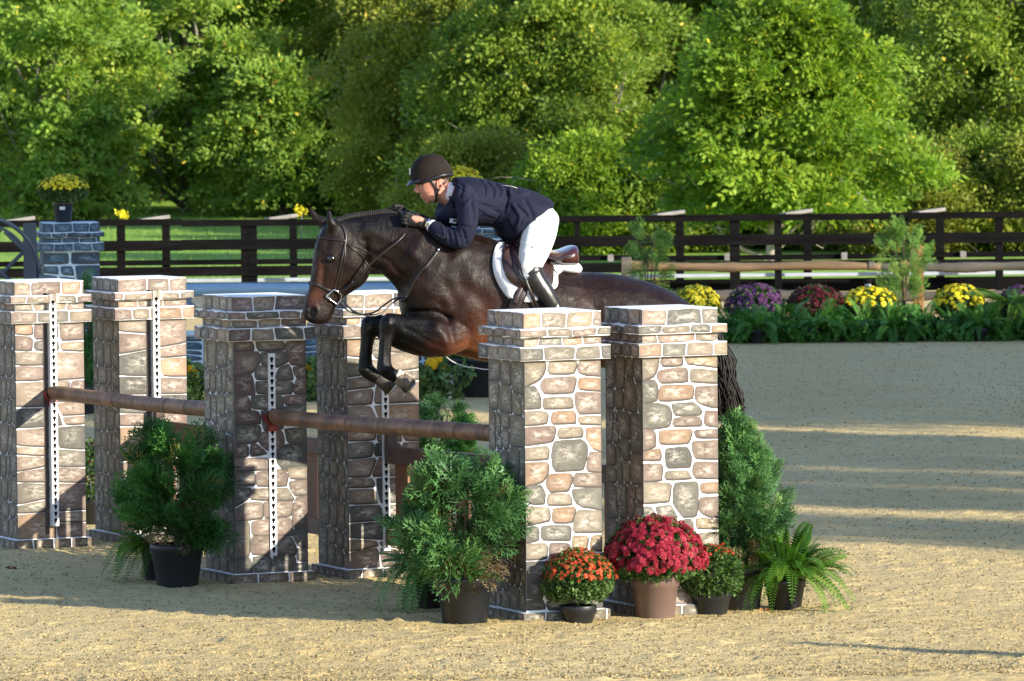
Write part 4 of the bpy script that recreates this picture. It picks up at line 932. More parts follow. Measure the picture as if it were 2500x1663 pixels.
for x, y, mt in ((2242, 600, ORP), (1530, 628, SPG), (2690, 620, SPG)):
    px = AT(x, 700, D).x - A.x; zt = AT(x, y, D).z
    MB().box((px, .0, zt / 2), (.135, .13, zt), bev=.012).go('post', mt, t)
# standpipe and crushed stone edge
q = gy(2120, 76.5); t = thing('standpipe', 'short white and black pipe standing behind the flower bed', 'pipe', q)
MB().tube([(0, 0, 0), (0, 0, .30)], .04, 14).go('pipe', WHP, t, True); MB().tube([(0, 0, .29), (0, 0, .35)], .055, 14).go('cap', FB, t, True)
# ------------------------------------------------------------------ trees
TRUNKM = pbr('grey_bark', (0.16, 0.135, 0.10), (0.30, 0.27, 0.22), scale=3, rough=.95, bumpd=.03, bscale=12, stretch=(2, 2, .4))
BAREM = pbr('pale_dead_wood', (0.45, 0.40, 0.34), (0.33, 0.29, 0.24), scale=4, rough=.9)
def lm(name, a, b, c, patch=0.0, pc=(.2, .16, .03), tr=.5): return leafmat(name, [(0, a), (0.5, b), (.88, c), (1, (c[0] * 1.9, c[1] * 1.25, c[2]))], transl=tr, rough=.55, patch=patch, patchcol=pc)
L_BRI = lm('bright_green_leaves', (0.10, 0.18, 0.015), (0.20, 0.34, 0.028), (0.34, 0.46, 0.045))
L_LOC = lm('locust_leaves', (0.13, 0.23, 0.035), (0.26, 0.41, 0.06), (0.42, 0.54, 0.09))
L_OLI = lm('olive_leaves', (0.17, 0.21, 0.03), (0.26, 0.31, 0.042), (0.36, 0.40, 0.065), .4, (.19, .14, .035))
L_MID = lm('mid_green_leaves', (0.12, 0.20, 0.028), (0.23, 0.34, 0.045), (0.37, 0.45, 0.07), .3, (.15, .15, .03))
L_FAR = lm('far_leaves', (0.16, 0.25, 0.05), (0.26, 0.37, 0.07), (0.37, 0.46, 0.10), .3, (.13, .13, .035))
def pinnate(seed, npair=5, droop=.3):
    R = random.Random(seed); V = []; F = []
    for k in range(npair + 1):
        s = .12 + .88 * k / npair; p = Vector((s * .92, R.gauss(0, .02), -droop * s * s))
        for g in ((-1, 1) if k < npair else (0,)):
            if R.random() < .1: continue
            d = Vector((.45 + R.gauss(0, .2), g * (.8 + R.gauss(0, .2)), -.35 + R.gauss(0, .3))).normalized() if g else Vector((1, 0, -.5)).normalized()
            sd = d.cross(Vector((R.gauss(0, .35), R.gauss(0, .35), 1))).normalized(); l = R.uniform(.24, .44); o = len(V)
            V.extend([p, p + d * l * .5 + sd * .1, p + d * l, p + d * l * .5 - sd * .1]); F.append((o, o + 1, o + 2, o + 3))
    return np.array([tuple(v) for v in V]), np.array(F)
def smallclump(n=11, seed=2, sz=.3):
    R = random.Random(seed); V = []; F = []
    for k in range(n):
        p = Vector((R.random(), R.gauss(0, .22), R.gauss(0, .16))); d = Vector((R.gauss(.3, 1), R.gauss(0, 1), R.gauss(-.2, .6))).normalized(); sd = d.cross(Vector((R.gauss(0, .5), R.gauss(0, .5), 1))).normalized(); o = len(V)
        V.extend([p, p + d * sz * .5 + sd * sz * .28, p + d * sz, p + d * sz * .5 - sd * sz * .28]); F.append((o, o + 1, o + 2, o + 3))
    return np.array([tuple(v) for v in V]), np.array(F)
PINS = [pinnate(1), pinnate(2, 4, .5), pinnate(3, 6, .2), pinnate(4, 3, .6)]; SML = smallclump()
def tree(label, base, H, r, z0, mat, kind, seed, nclump, per, fs, lean=0, trunk_r=.16, group=None, shape='dome', name='tree', cat='tree', limbs=16, bark=None, clr=.6, ysq=1.0, accent=0.0):
    rs = np.random.RandomState(seed); R = random.Random(seed); t = thing(name, label, cat, base, 0, group)
    # clump centres over the crown
    C = []
    while len(C) < nclump:
        a = R.random() * 6.283; u = R.random() ** .9; k = R.random() ** .33
        if shape == 'dome': pr = math.sqrt(max(0, 1 - u ** 1.7)) * (.62 + .38 * min(1, u * 3))
        elif shape == 'tall': pr = (math.sin(math.pi * min(1, .12 + u * .88)) ** .5)
        else: pr = max(.12, 1 - u * .85) * min(1, .5 + 2 * u)
        pr *= .86 + .26 * math.sin(3 * a + seed) * math.sin(11 * u + seed * 1.7) + .16 * math.sin(7 * a + 2 * seed + 9 * u)
        C.append((math.cos(a) * pr * k * r + lean * u, math.sin(a) * pr * k * r * ysq, z0 + u * (H - z0)))
    C = np.array(C)
    M = nclump * per; ci = np.repeat(np.arange(nclump), per)
    cr = clr * (0.4 + 1.0 * rs.rand(nclump))[ci]
    off = rs.randn(M, 3); off /= np.linalg.norm(off, axis=1, keepdims=True); off[:, 2] = np.abs(off[:, 2]) * .75 - .18
    P = C[ci] + off * (cr * rs.rand(M) ** .4)[:, None]
    P[:, 2] = np.maximum(P[:, 2], .15)
    ax = np.array([lean * .5, 0, 0]); outd = P - ax - np.array([0, 0, (z0 + H) * .45]); outd[:, 2] *= .4; outd /= np.linalg.norm(outd, axis=1, keepdims=True)
    d = off * 1.1 + outd * .9 + rs.randn(M, 3) * .35; d[:, 2] -= .15 if kind == 'pin' else 0
    nr = np.array([.25, -.35, .55]) + outd * .6 + rs.randn(M, 3) * (.5 if kind == 'pin' else .8)
    fr = frames(d, nr); sc = fs * (.6 + .8 * rs.rand(M)); vb = np.clip(.42 + .17 * rs.randn(nclump)[ci] + .12 * rs.randn(M), 0, .9)
    Ts = PINS if kind == 'pin' else [SML]; parts = []
    for q, T in enumerate(Ts):
        s_ = np.arange(M) % len(Ts) == q; L = len(T[0]) // 4
        V, F = inst(T[0], T[1], fr[s_], P[s_], sc[s_])
        v = np.repeat(vb[s_], L) + rs.randn(s_.sum() * L) * .09; v = np.clip(v, 0, .9); v[rs.rand(len(v)) < .012] = 1.0
        parts.append((V, F, np.repeat(v, 4)))
    V, F, v = joinq(parts); mk('crown', V, F, mat, t, var=v)
    if accent > 0:      # rusty seed clusters / turning leaves
        n = int(accent); idx = rs.randint(0, M, n)
        V, F = inst(LCL[0], LCL[1], frames(rs.randn(n, 3), rs.randn(n, 3)), P[idx] + outd[idx] * .12, .06 + .05 * rs.rand(n)); mk('seed_clusters', V, F, RUST, t, var=np.repeat(rs.rand(n), len(LCL[0])))
    m = MB(); top = Vector((lean * .7, 0, z0 + (H - z0) * .7))
    tp = smoothpath([(0, 0, -.1), (R.gauss(0, .1), R.gauss(0, .1), z0 * .6 + .3), top * .6 + Vector((R.gauss(0, .15), 0, 0)), top], 4)
    m.tube(tp, [trunk_r * (1 - .8 * i / (len(tp) - 1)) for i in range(len(tp))], 9)
    m.go('trunk', bark or TRUNKM, t, True)
    m = MB(); order = list(range(nclump)); R.shuffle(order)
    for i in order[:limbs]:
        c = Vector(C[i]); c = c + Vector((c.x - tp[0].x, c.y, 0)).normalized() * .25; s = tp[min(len(tp) - 2, int((.12 + .7 * max(0, (c.z - z0) / (H - z0)) * .8) * len(tp)))]
        mid = s.lerp(c, .5) + Vector((R.gauss(0, .2), R.gauss(0, .2), -.12 * (c - s).length + .1)); pp = smoothpath([s, mid, c], 5)
        m.tube(pp, [trunk_r * .40 * (1 - .8 * k / (len(pp) - 1)) for k in range(len(pp))], 6)
        for j in range(2):
            q = pp[R.randint(4, 8)]; m.tube(smoothpath([q, q + Vector((R.gauss(0, .35), R.gauss(0, .35), R.gauss(.1, .2))), q + Vector((R.gauss(0, .6), R.gauss(0, .5), R.gauss(.1, .4)))], 3), [trunk_r * .12] * 3 + [trunk_r * .05] * 4, 5)
    m.go('limbs', bark or TRUNKM, t, True)
    return t
RUST = leafmat('rusty_seed_clusters', [(0, (0.20, 0.09, 0.02)), (.5, (0.36, 0.13, 0.03)), (1, (0.50, 0.26, 0.05))], transl=.2)
def tx(x, D): return gy(x, D)
gt = 'trees behind the black fence'
# feature trees
tree('bright green spreading tree right of the rider, drooping feathery leaves and pale forked trunks', tx(1885, 92), 3.95, 3.5, .8, L_BRI, 'pin', 5, 190, 74, .27, trunk_r=.12, group=gt, shape='cone', lean=.2, limbs=26, clr=.62, bark=BAREM)
tree('large feathery green locust tree with rusty seed clusters above the left pillars', tx(470, 128), 7.8, 4.1, .4, L_LOC, 'pin', 12, 230, 90, .34, trunk_r=.2, group=gt, shape='tall', limbs=26, accent=1500, clr=.65, lean=.3)
tree('feathery green locust tree reaching the top edge left of the helmet', tx(820, 136), 9.4, 3.5, 2.6, L_LOC, 'pin', 15, 170, 84, .34, trunk_r=.2, group=gt, shape='tall', limbs=24, accent=1000, clr=.7, lean=.9)
tree('low feathery locust boughs just above the fence left of the horse ears', tx(700, 124), 3.0, 2.4, .2, L_LOC, 'pin', 16, 90, 80, .32, trunk_r=.09, group=gt, shape='dome', limbs=10, accent=200)
tree('dull olive bushy tree behind the rider helmet', tx(1120, 116), 5.0, 2.7, .1, L_OLI, 'sml', 21, 150, 75, .30, trunk_r=.14, group=gt, shape='dome', limbs=12, clr=.55)
tree('dull olive bush beneath the locust boughs left of the helmet', tx(930, 126), 5.0, 2.1, .1, L_OLI, 'sml', 22, 110, 70, .30, trunk_r=.12, group=gt, shape='dome', limbs=10, clr=.5)
tree('mid green bushy tree between the rider and the bright tree', tx(1400, 112), 5.0, 2.3, .1, L_MID, 'sml', 23, 130, 70, .32, trunk_r=.14, group=gt, shape='tall', limbs=12, clr=.55, accent=30)
tree('low bright bush just above the fence behind the saddle', tx(1420, 98), 1.7, 1.5, .05, L_BRI, 'sml', 24, 60, 60, .26, trunk_r=.06, group=gt, shape='dome', limbs=6, clr=.4)
tree('weedy mid green tree at the left edge with bare twigs', tx(-10, 130), 7.5, 2.9, .4, L_MID, 'sml', 25, 130, 66, .32, trunk_r=.2, group=gt, shape='tall', limbs=26, clr=.55)
tree('dense mid green tree at the right edge above the fence', tx(2470, 100), 5.2, 2.2, .1, L_MID, 'sml', 26, 150, 72, .30, trunk_r=.14, group=gt, shape='tall', limbs=14, clr=.5)
tree('dense leafy tree right of the bright tree, below the bare dead trunk', tx(2310, 104), 4.6, 2.0, .1, L_MID, 'sml', 27, 120, 72, .30, trunk_r=.14, group=gt, shape='dome', limbs=12, clr=.5)
for i, (x, D, H, r, mt, lab) in enumerate([(960, 122, 1.6, 1.6, L_MID, 'low green bush behind the fence under the helmet'), (1180, 106, 1.6, 1.6, L_OLI, 'low olive bush behind the fence under the rider'), (1620, 98, 1.5, 1.5, L_MID, 'low bush at the left foot of the bright spreading tree'),
        (1800, 101, 1.3, 1.5, L_LOC, 'low bush behind the trunks of the bright spreading tree'), (2040, 99, 1.5, 1.5, L_MID, 'low bush at the right foot of the bright spreading tree'), (2220, 97, 1.6, 1.4, L_OLI, 'low bush behind the orange post'), (2400, 98, 1.7, 1.5, L_MID, 'low bush behind the fence near the right edge'), (2570, 97, 1.7, 1.4, L_OLI, 'low bush behind the fence at the right edge')]):
    tree(lab, tx(x, D), H, r, .0, mt, 'sml', 300 + i, 55, 60, .26, trunk_r=.05, group='low bushes behind the fence', shape='dome', limbs=5, clr=.4, name='bush', cat='bush')
# trees knitting the wood together between the bigger crowns
for i, (x, D, H, r, mt, kd, lab) in enumerate([(250, 136, 6.0, 2.6, L_LOC, 'pin', 'feathery tree low between the left edge and the large locust'), (660, 140, 8.4, 2.8, L_LOC, 'pin', 'feathery tree between the two tall locusts'), (1000, 140, 8.8, 2.8, L_LOC, 'pin', 'feathery boughs above the helmet near the top edge'), (1240, 146, 9.5, 3.0, L_MID, 'sml', 'leafy tree rising behind the rider back'),
        (1500, 134, 8.6, 2.8, L_OLI, 'sml', 'olive tree just left behind the bright spreading tree'), (1700, 137, 9.2, 2.8, L_MID, 'sml', 'leafy tree behind the left shoulder of the bright tree'), (2080, 134, 9.2, 2.9, L_MID, 'sml', 'leafy tree behind the right shoulder of the bright tree'), (2260, 132, 9.0, 2.7, L_FAR, 'sml', 'pale leafy tree left of the bare dead trunk'), (2420, 128, 8.6, 2.6, L_FAR, 'sml', 'pale leafy tree right of the bare dead trunk'), (80, 142, 9.0, 2.8, L_OLI, 'sml', 'olive tree high at the left edge'),
        (150, 122, 5.4, 2.0, L_LOC, 'pin', 'lower feathery tree standing forward at the left, behind the blue pillar'), (1010, 124, 4.6, 1.8, L_OLI, 'sml', 'olive bush standing forward just left of the helmet'), (1230, 112, 4.0, 1.6, L_MID, 'sml', 'leafy bush standing forward above the rider back')]):
    tree(lab, tx(x, D), H, r, .2, mt, kd, 250 + i, 110, 62, .34, trunk_r=.13, group='trees knitting the wood together', shape='tall', limbs=18, clr=.65, bark=BAREM if i % 2 else None)
# second and third rows
rows = [(-60, 146, 8, 3.2, L_MID, 'sml', 'tall leafy tree behind the left edge'), (300, 150, 9, 3.3, L_FAR, 'sml', 'tall tree behind the large locust on the left'),
        (640, 145, 8.5, 3.0, L_MID, 'sml', 'tall tree filling the gap between the two locusts'), (980, 142, 9, 3.4, L_OLI, 'sml', 'tall olive tree rising behind the helmet'),
        (1270, 138, 8.5, 3.1, L_MID, 'sml', 'tall tree behind the rider back, reaching the top edge'), (1560, 141, 9, 3.2, L_BRI, 'sml', 'tall lighter tree left behind the bright spreading tree'),
        (1850, 143, 9.5, 3.4, L_FAR, 'sml', 'tall tree behind the top of the bright spreading tree'), (2130, 136, 9, 3.1, L_MID, 'sml', 'tall tree right behind the bright spreading tree'),
        (2380, 138, 9, 3.0, L_FAR, 'sml', 'tall tree behind the bare dead trunk'), (2620, 134, 9, 3.2, L_MID, 'sml', 'tall tree beyond the right edge of the fence'),
        (120, 166, 10, 4.2, L_FAR, 'sml', 'hazy far tree on the left of the wood'), (560, 168, 10, 4.4, L_FAR, 'sml', 'hazy far tree behind the left locusts'), (1060, 164, 10, 4.2, L_FAR, 'sml', 'hazy far tree behind the olive trees'),
        (1480, 164, 10, 4.3, L_FAR, 'sml', 'hazy far tree behind the middle of the wood'), (1960, 166, 10, 4.4, L_FAR, 'sml', 'hazy far tree behind the bright tree'), (2420, 162, 10, 4.3, L_FAR, 'sml', 'hazy far tree at the right of the wood')]
for i, (x, D, H, r, mt, kd, lab) in enumerate(rows):
    tree(lab, tx(x, D), H, r, .2, mt, kd, 200 + i, 95 if D < 155 else 80, 66 if D < 155 else 50, .42 if D < 155 else .6, trunk_r=.2, group='taller trees of the wood behind', shape='tall', limbs=14, clr=.8 if D < 155 else 1.0)
# bare dead trunk
q = tx(2334, 113); t = thing('dead_trunk', 'pale bare dead trunk curving up among the leaves at the upper right', 'tree', q)
zt = lambda x, y: Vector((AT(x, y, 113).x - q.x, 0, AT(x, y, 113).z))
V, F = tube(smoothpath([Vector((0, .2, 0)), zt(2334, 420), zt(2334, 265), zt(2340, 215), zt(2350, 170), zt(2335, 110), zt(2328, 60)], 4), [.075] * 9 + [.065, .06, .055, .05, .045, .04, .035, .03, .028, .025, .022, .02, .018, .015, .012, .01], 8); mk('trunk', V, F, BAREM, t, True)
V, F = tube(smoothpath([zt(2330, 95), zt(2345, 97), zt(2300, 88)], 3), .015, 5); mk('limbs', V, F, BAREM, t, True)
# yellow autumn sprigs at the edge of the lawn
for x, y, lab in ((303, 520, 'bright yellow sprig on the lawn behind the left end of the fence'), (738, 513, "yellow sprig behind the fence left of the horse's ears")):
    q = gy(x, 101); t = thing('yellow_sprig', lab, 'plant', q, 0, 'yellow sprigs at the edge of the lawn'); n = 30
    P = np.stack([rs.randn(n) * .045, rs.randn(n) * .04, AT(x, y + 5, 101).z + rs.randn(n) * .045], 1)
    V, F = inst(LCL[0], LCL[1], frames(rs.randn(n, 3), rs.randn(n, 3)), P, .05 + .03 * rs.rand(n)); mk('leaves', V, F, F_YEL, t, var=np.repeat(rs.rand(n), len(LCL[0])))
    MB().tube([(0, 0, 0), (0.02, 0, AT(x, y, 101).z)], .012, 5).go('stem', TRUNKM, t)
# ---- trees standing to the right of the view: they throw the long shadows
for i, (qv, x, H, z0, r, tr, nc, per) in enumerate([(34.3, 26, 12, 5, .3, .10, 26, 20), (35.3, 30, 12, 6, .2, .10, 20, 20), (37.45, 31, 14, 6, .30, .25, 60, 34), (39.15, 32, 14.5, 6, .14, .22, 50, 30), (41.0, 33, 15, 6, .36, .25, 80, 36), (42.85, 32, 15, 6, .42, .3, 90, 38),
        (48.3, 30, 14.5, 4.0, 2.4, .3, 130, 40), (52.0, 32, 15.5, 4.0, 2.5, .3, 130, 40), (54.6, 31, 15, 4.0, 2.2, .3, 130, 40), (57.6, 20, 4.6, .8, 1.5, .2, 110, 36)]):
    y = (qv - math.sin(SUN_AZ) * x) / math.cos(SUN_AZ)
    tree('%s tree to the right of the ring, throwing its shadow across the sand' % ['nearest thin', 'second thin', 'third slender', 'fourth slender', 'fifth slender', 'sixth slender', 'seventh, broad', 'eighth, broad', 'ninth, broad', 'low bushy'][i], Vector((x, y, 0)), H, r, z0, L_MID, 'sml', 400 + i, nc, per, .55 if i < 6 else .9, trunk_r=tr, group='trees to the right of the ring', shape='tall', limbs=6, clr=.15 if i < 6 else 1.0)
# added unseen post, shaped to cast the tapering foreground shadow
q = G(1690, 1562) + Vector((math.cos(SUN_AZ), -math.sin(SUN_AZ), 0)) * 9.0
t = thing('shadow_caster_post', 'unseen tapered post added off to the right to cast the foreground shadow', 'post', (q.x, q.y, 0))
MB().tube([(0, 0, 0), (0, 0, 2.2), (0, 0, 2.58)], [.15, .11, .03], 8).go('post', FB, t)
# ------------------------------------------------------------------ horse and rider, in a shared frame: heading HD, near side NS
HA = math.radians(12)
HD = Vector((-math.cos(HA), -math.sin(HA), 0)); NS = Vector((math.sin(HA), -math.cos(HA), 0))
HO = AT(1300, 800, 35.3); HO.z = 0
def hp(x, y, t=0.0):
    """point of the plane t metres to the near side of the horse's middle plane"""
    d = ray(x, y); k = ((HO + NS * t - CAMP).dot(NS)) / d.dot(NS); return CAMP + d * k
def catmull(K, sub):
    """K: list of tuples of floats"""
    out = []
    for i in range(len(K) - 1):
        p0, p1, p2, p3 = K[max(i - 1, 0)], K[i], K[i + 1], K[min(i + 2, len(K) - 1)]
        for j in range(sub):
            u = j / sub
            out.append(tuple(.5 * ((2 * b) + (c - a) * u + (2 * a - 5 * b + 4 * c - d) * u * u + (3 * b - a - 3 * c + d) * u ** 3) for a, b, c, d in zip(p0, p1, p2, p3)))
    out.append(tuple(K[-1])); return out
def loft(K, sub=4, n=22, ex=2.2, m=None):
    """K: (xa,ya, xb,yb, halfwidth, t) pairs of outline points (upper, lower) -> closed tube"""
    K = catmull(K, sub); V = []; F = []
    for (xa, ya, xb, yb, hw, t) in K:
        A = hp(xa, ya, t); B = hp(xb, yb, t); c = (A + B) / 2; e = (A - B) / 2
        for k in range(n):
            th = 2 * math.pi * k / n; cs, sn = math.cos(th), math.sin(th)
            V.append(c + e * (math.copysign(abs(cs) ** (2 / ex), cs)) + NS * (hw * math.copysign(abs(sn) ** (2 / ex), sn)))
    r = len(K)
    for i in range(r - 1):
        for k in range(n):
            k2 = (k + 1) % n; F.append((i * n + k, i * n + k2, (i + 1) * n + k2, (i + 1) * n + k))
    F.append(tuple(range(n - 1, -1, -1))); F.append(tuple(range((r - 1) * n, r * n)))
    return (m or MB()).add(V, F)
def limb(P, m, n=14, flat=1.0, sub=4):
    """P: (x, y, t, r) -> round tapered limb"""
    K = catmull(P, sub); pts = [hp(a, b, t) for a, b, t, r in K]; rr = [k[3] for k in K]
    pts = [pts[0] + (pts[0] - pts[1]).normalized() * rr[0] * .5] + pts + [pts[-1] + (pts[-1] - pts[-2]).normalized() * rr[-1] * .5]
    rr = [rr[0] * .6] + rr + [rr[-1] * .6]
    m.tube(pts, rr, n); return m
def fuse(m, voxel, smooth=4, fac=.5):
    me = bpy.data.meshes.new('tmp'); me.from_pydata([tuple(v) for v in m.V], [], m.F); ob = bpy.data.objects.new('tmp', me); COL.objects.link(ob)
    bm = bmesh.new(); bm.from_mesh(me); bmesh.ops.recalc_face_normals(bm, faces=bm.faces[:]); bm.to_mesh(me); bm.free()
    r = ob.modifiers.new('r', 'REMESH'); r.mode = 'VOXEL'; r.voxel_size = voxel
    s = ob.modifiers.new('s', 'SMOOTH'); s.factor = fac; s.iterations = smooth
    dg = bpy.context.evaluated_depsgraph_get(); dg.update(); ev = ob.evaluated_get(dg); out = bpy.data.meshes.new_from_object(ev)
    nv = len(out.vertices); V = np.empty(nv * 3, dtype=np.float32); out.vertices.foreach_get('co', V); V = V.reshape(-1, 3).astype(float)
    Fs = [tuple(p.vertices) for p in out.polygons]; Nn = np.empty(nv * 3, dtype=np.float32); out.vertices.foreach_get('normal', Nn)
    bpy.data.objects.remove(ob); bpy.data.meshes.remove(me); bpy.data.meshes.remove(out)
    return V, Fs, Nn.reshape(-1, 3).astype(float)
def side(V, O=None):
    """(forward, near, up) coordinates"""
    W = V - np.array(O or HO); return np.stack([W @ np.array(HD), W @ np.array(NS), V[:, 2]], 1)
def sc_(x, y, t=0):
    p = hp(x, y, t) - HO; return p.dot(HD), p.z
def sculpt(V, Nn, marks, tref=.2, K=1.0):
    """marks: (kind points..., radius_m, amount) ; polyline gaussian push along normals, both sides of the animal"""
    S = side(V); amt = np.zeros(len(V))
    for pts, rad, a, tmin in marks:
        P = [np.array(sc_(x, y, tref)) for x, y in pts]; d2 = np.full(len(V), 1e9)
        if len(P) == 1: d2 = (S[:, 0] - P[0][0]) ** 2 + (S[:, 2] - P[0][1]) ** 2
        for p, q in zip(P[:-1], P[1:]):
            e = q - p; l = e @ e; k = np.clip(((S[:, 0] - p[0]) * e[0] + (S[:, 2] - p[1]) * e[1]) / l, 0, 1)
            d2 = np.minimum(d2, (S[:, 0] - p[0] - k * e[0]) ** 2 + (S[:, 2] - p[1] - k * e[1]) ** 2)
        w = np.exp(-d2 / rad ** 2); w *= np.clip((np.abs(S[:, 1]) - tmin) / .04, 0, 1); amt += w * a * K
    return V + Nn * amt[:, None]

# ---------------- horse body
m = MB()
loft([(1712, 800, 1700, 850, .07, 0), (1692, 752, 1695, 915, .20, 0), (1640, 712, 1650, 950, .27, 0), (1565, 683, 1585, 935, .29, 0), (1490, 667, 1500, 905, .285, 0), (1405, 662, 1420, 893, .29, 0),
      (1320, 645, 1325, 893, .305, 0), (1250, 608, 1245, 888, .30, 0), (1190, 577, 1175, 882, .26, 0), (1145, 564, 1105, 866, .245, 0), (1095, 552, 1052, 848, .24, 0), (1052, 540, 1005, 812, .235, 0),
      (1015, 530, 981, 765, .20, 0), (985, 521, 977, 722, .16, 0), (950, 515, 955, 690, .125, 0), (912, 517, 922, 660, .105, 0), (872, 522, 897, 655, .09, 0), (835, 530, 880, 645, .08, 0), (806, 545, 850, 620, .07, 0)], m=m, ex=2.25)
# head
loft([(815, 532, 868, 560, .055, 0), (792, 548, 888, 600, .085, 0), (775, 580, 901, 640, .10, 0), (766, 612, 903, 668, .10, 0), (762, 645, 888, 694, .088, 0), (758, 676, 862, 712, .070, 0), (753, 705, 836, 730, .058, 0), (745, 732, 819, 752, .055, 0), (738, 756, 811, 771, .056, 0), (741, 775, 803, 786, .05, 0), (757, 789, 786, 793, .03, 0)], m=m, ex=2.1)
# ears
for t, sx, base, tip in ((.065, 1, (815, 562), (802, 517)), (-.065, -1, (790, 556), (757, 513))):
    limb([(base[0], base[1], t * .8, .030), (base[0] - 4, base[1] - 14, t, .034), ((base[0] + tip[0]) / 2 - 3, (base[1] + tip[1]) / 2 - 3, t * 1.1, .026), (tip[0] + 1, tip[1] - 5, t * 1.1, .010)], m, 8)
# forelegs (near and far)
def foreleg(t, dx, dy, k=1.0):
    limb([(1115 + dx * .2, 812, t * .7, .118), (1076 + dx * .5, 822 + dy, t * .95, .128), (1032 + dx, 812 + dy, t, .110), (990 + dx, 800 + dy, t, .083), (962 + dx, 788 + dy, t, .060), (948 + dx, 786 + dy, t, .055)], m)
    limb([(950 + dx, 785 + dy, t, .058), (946 + dx, 804 + dy, t, .053), (943 + dx, 822 + dy, t, .044), (940 + dx, 850 + dy, t, .040), (938 + dx, 880 + dy, t, .043), (939 + dx, 902 + dy, t, .053)], m)
    limb([(940 + dx, 903 + dy, t, .048), (953 + dx, 913 + dy, t, .043), (966 + dx, 919 + dy, t, .043)], m, 12)
foreleg(.16, 0, 0)
foreleg(-.13, -46, 2)
# hind legs, trailing behind the pillars
def hind(t, dx, dy):
    limb([(1640, 800, t * .6, .19), (1625 + dx * .3, 880, t, .18), (1600 + dx, 950 + dy, t, .12), (1640 + dx, 1000 + dy, t, .078), (1690 + dx, 1045 + dy, t, .052)], m)
    limb([(1695 + dx, 1046 + dy, t, .05), (1680 + dx, 1085 + dy, t, .036), (1665 + dx, 1130 + dy, t, .033), (1660 + dx, 1150 + dy, t, .04)], m)
    limb([(1660 + dx, 1150 + dy, t, .038), (1672 + dx, 1168 + dy, t, .031), (1680 + dx, 1180 + dy, t, .036)], m, 12)
hind(.14, 0, 0); hind(-.14, 10, -18)
V, Fh, Nn = fuse(m, .0105, 5)
marks = [([(1040, 700), (1075, 660), (1120, 620)], .05, .012, .1), ([(1075, 745), (1095, 790), (1100, 830)], .028, -.012, .12), ([(1010, 640), (985, 700)], .03, -.008, .05), ([(1000, 765), (1060, 762), (1095, 778)], .018, -.018, .1),
         ([(1060, 800), (1085, 835)], .035, .012, .1), ([(1130, 700), (1180, 740), (1190, 800)], .05, -.010, .15), ([(1030, 585), (1000, 640), (955, 675)], .035, .008, .02), ([(900, 590), (905, 650)], .022, -.014, .03),
         ([(870, 610), (862, 640)], .05, .012, .03), ([(812, 575), (806, 605)], .02, -.006, .03), ([(790, 650), (780, 700)], .014, .006, .02), ([(800, 660), (796, 700)], .016, -.007, .02), ([(765, 762)], .016, .007, .01), ([(820, 632)], .018, .006, .04), ([(820, 646)], .012, -.004, .04),
         ([(1420, 720), (1470, 800)], .07, -.010, .1), ([(1500, 700), (1540, 760)], .06, .010, .05), ([(985, 800), (1040, 830)], .012, -.006, .08), ([(948, 770), (948, 795)], .015, .006, .05), ([(940, 905)], .018, .006, .02), ([(912, 700), (960, 716)], .02, -.004, .03)]
marks += [([(905, 560), (1000, 610), (1040, 660)], .03, .007, .02), ([(880, 600), (960, 640), (1000, 690)], .014, -.006, .03), ([(1100, 600), (1080, 680), (1110, 740)], .03, -.007, .12), ([(1140, 620), (1150, 700), (1130, 770)], .05, .009, .14), ([(1085, 770), (1060, 800)], .03, .008, .1),
          ([(1060, 782), (1000, 782)], .010, .004, .1), ([(1040, 815), (990, 805)], .012, -.004, .1), ([(1180, 640), (1220, 730), (1230, 820)], .04, -.006, .15), ([(845, 650), (830, 700), (812, 726)], .010, -.004, .02), ([(787, 640), (778, 672), (775, 700)], .009, .004, .02), ([(800, 618), (826, 622)], .008, .006, .04), ([(772, 600), (768, 640)], .012, -.003, .02),
          ([(1430, 690), (1510, 700)], .03, -.006, .05), ([(1560, 720), (1600, 790)], .05, .010, .05), ([(1450, 760), (1480, 850)], .05, -.009, .1), ([(938, 820), (934, 890)], .008, .003, .05), ([(945, 820), (942, 890)], .006, -.003, .05)]
V = sculpt(V, Nn, marks, K=1.25)
# nostril pit
s0, z0n = sc_(763, 762, .05); S = side(V); dn = (S[:, 0] - s0) ** 2 + ((S[:, 2] - z0n) * .8) ** 2
V = V - Nn * (0.014 * np.exp(-dn / .02 ** 2) * (np.abs(S[:, 1]) > .015))[:, None]
V = V + Nn * (0.007 * np.exp(-((np.sqrt(dn) - .033) / .010) ** 2) * (np.abs(S[:, 1]) > .015))[:, None]
S = side(V)
# coat colour by anatomical place
def blob(x, y, rx, ry, t=.2):
    a, b = sc_(x, y, t); return np.exp(-((S[:, 0] - a) / rx) ** 2 - ((S[:, 2] - b) / ry) ** 2)
tan = blob(1165, 850, .16, .13) * 1.1 + blob(1190, 800, .10, .22) * .6 + blob(765, 725, .055, .07, .05) * 1.0 + blob(780, 665, .035, .10, .05) * .75 + blob(830, 680, .06, .06, .05) * .3 + blob(1060, 850, .2, .07) * .5 + blob(1005, 690, .05, .09, .1) * .35 + blob(1260, 870, .4, .09) * .9 + blob(1420, 860, .3, .12) * .8 + blob(960, 660, .05, .05, .1) * .3 + blob(1130, 740, .15, .15) * .28 + blob(1400, 740, .25, .15) * .18
blk = blob(948, 800, .18, .12, .16) + blob(900, 850, .12, .3) + blob(940, 880, .1, .3) + blob(748, 785, .03, .02, .05) * .8 + blob(763, 762, .022, .028, .05) * 1.0 + blob(910, 540, .25, .05, .05) * .6 + (S[:, 2] < sc_(1640, 1000)[1]) * 1.0
v = np.clip(.20 + .40 * tan - .9 * blk, 0, 1)
m_, t_, o_ = new_mat('bay_horse_coat'); b_ = N(t_, 'ShaderNodeBsdfPrincipled')
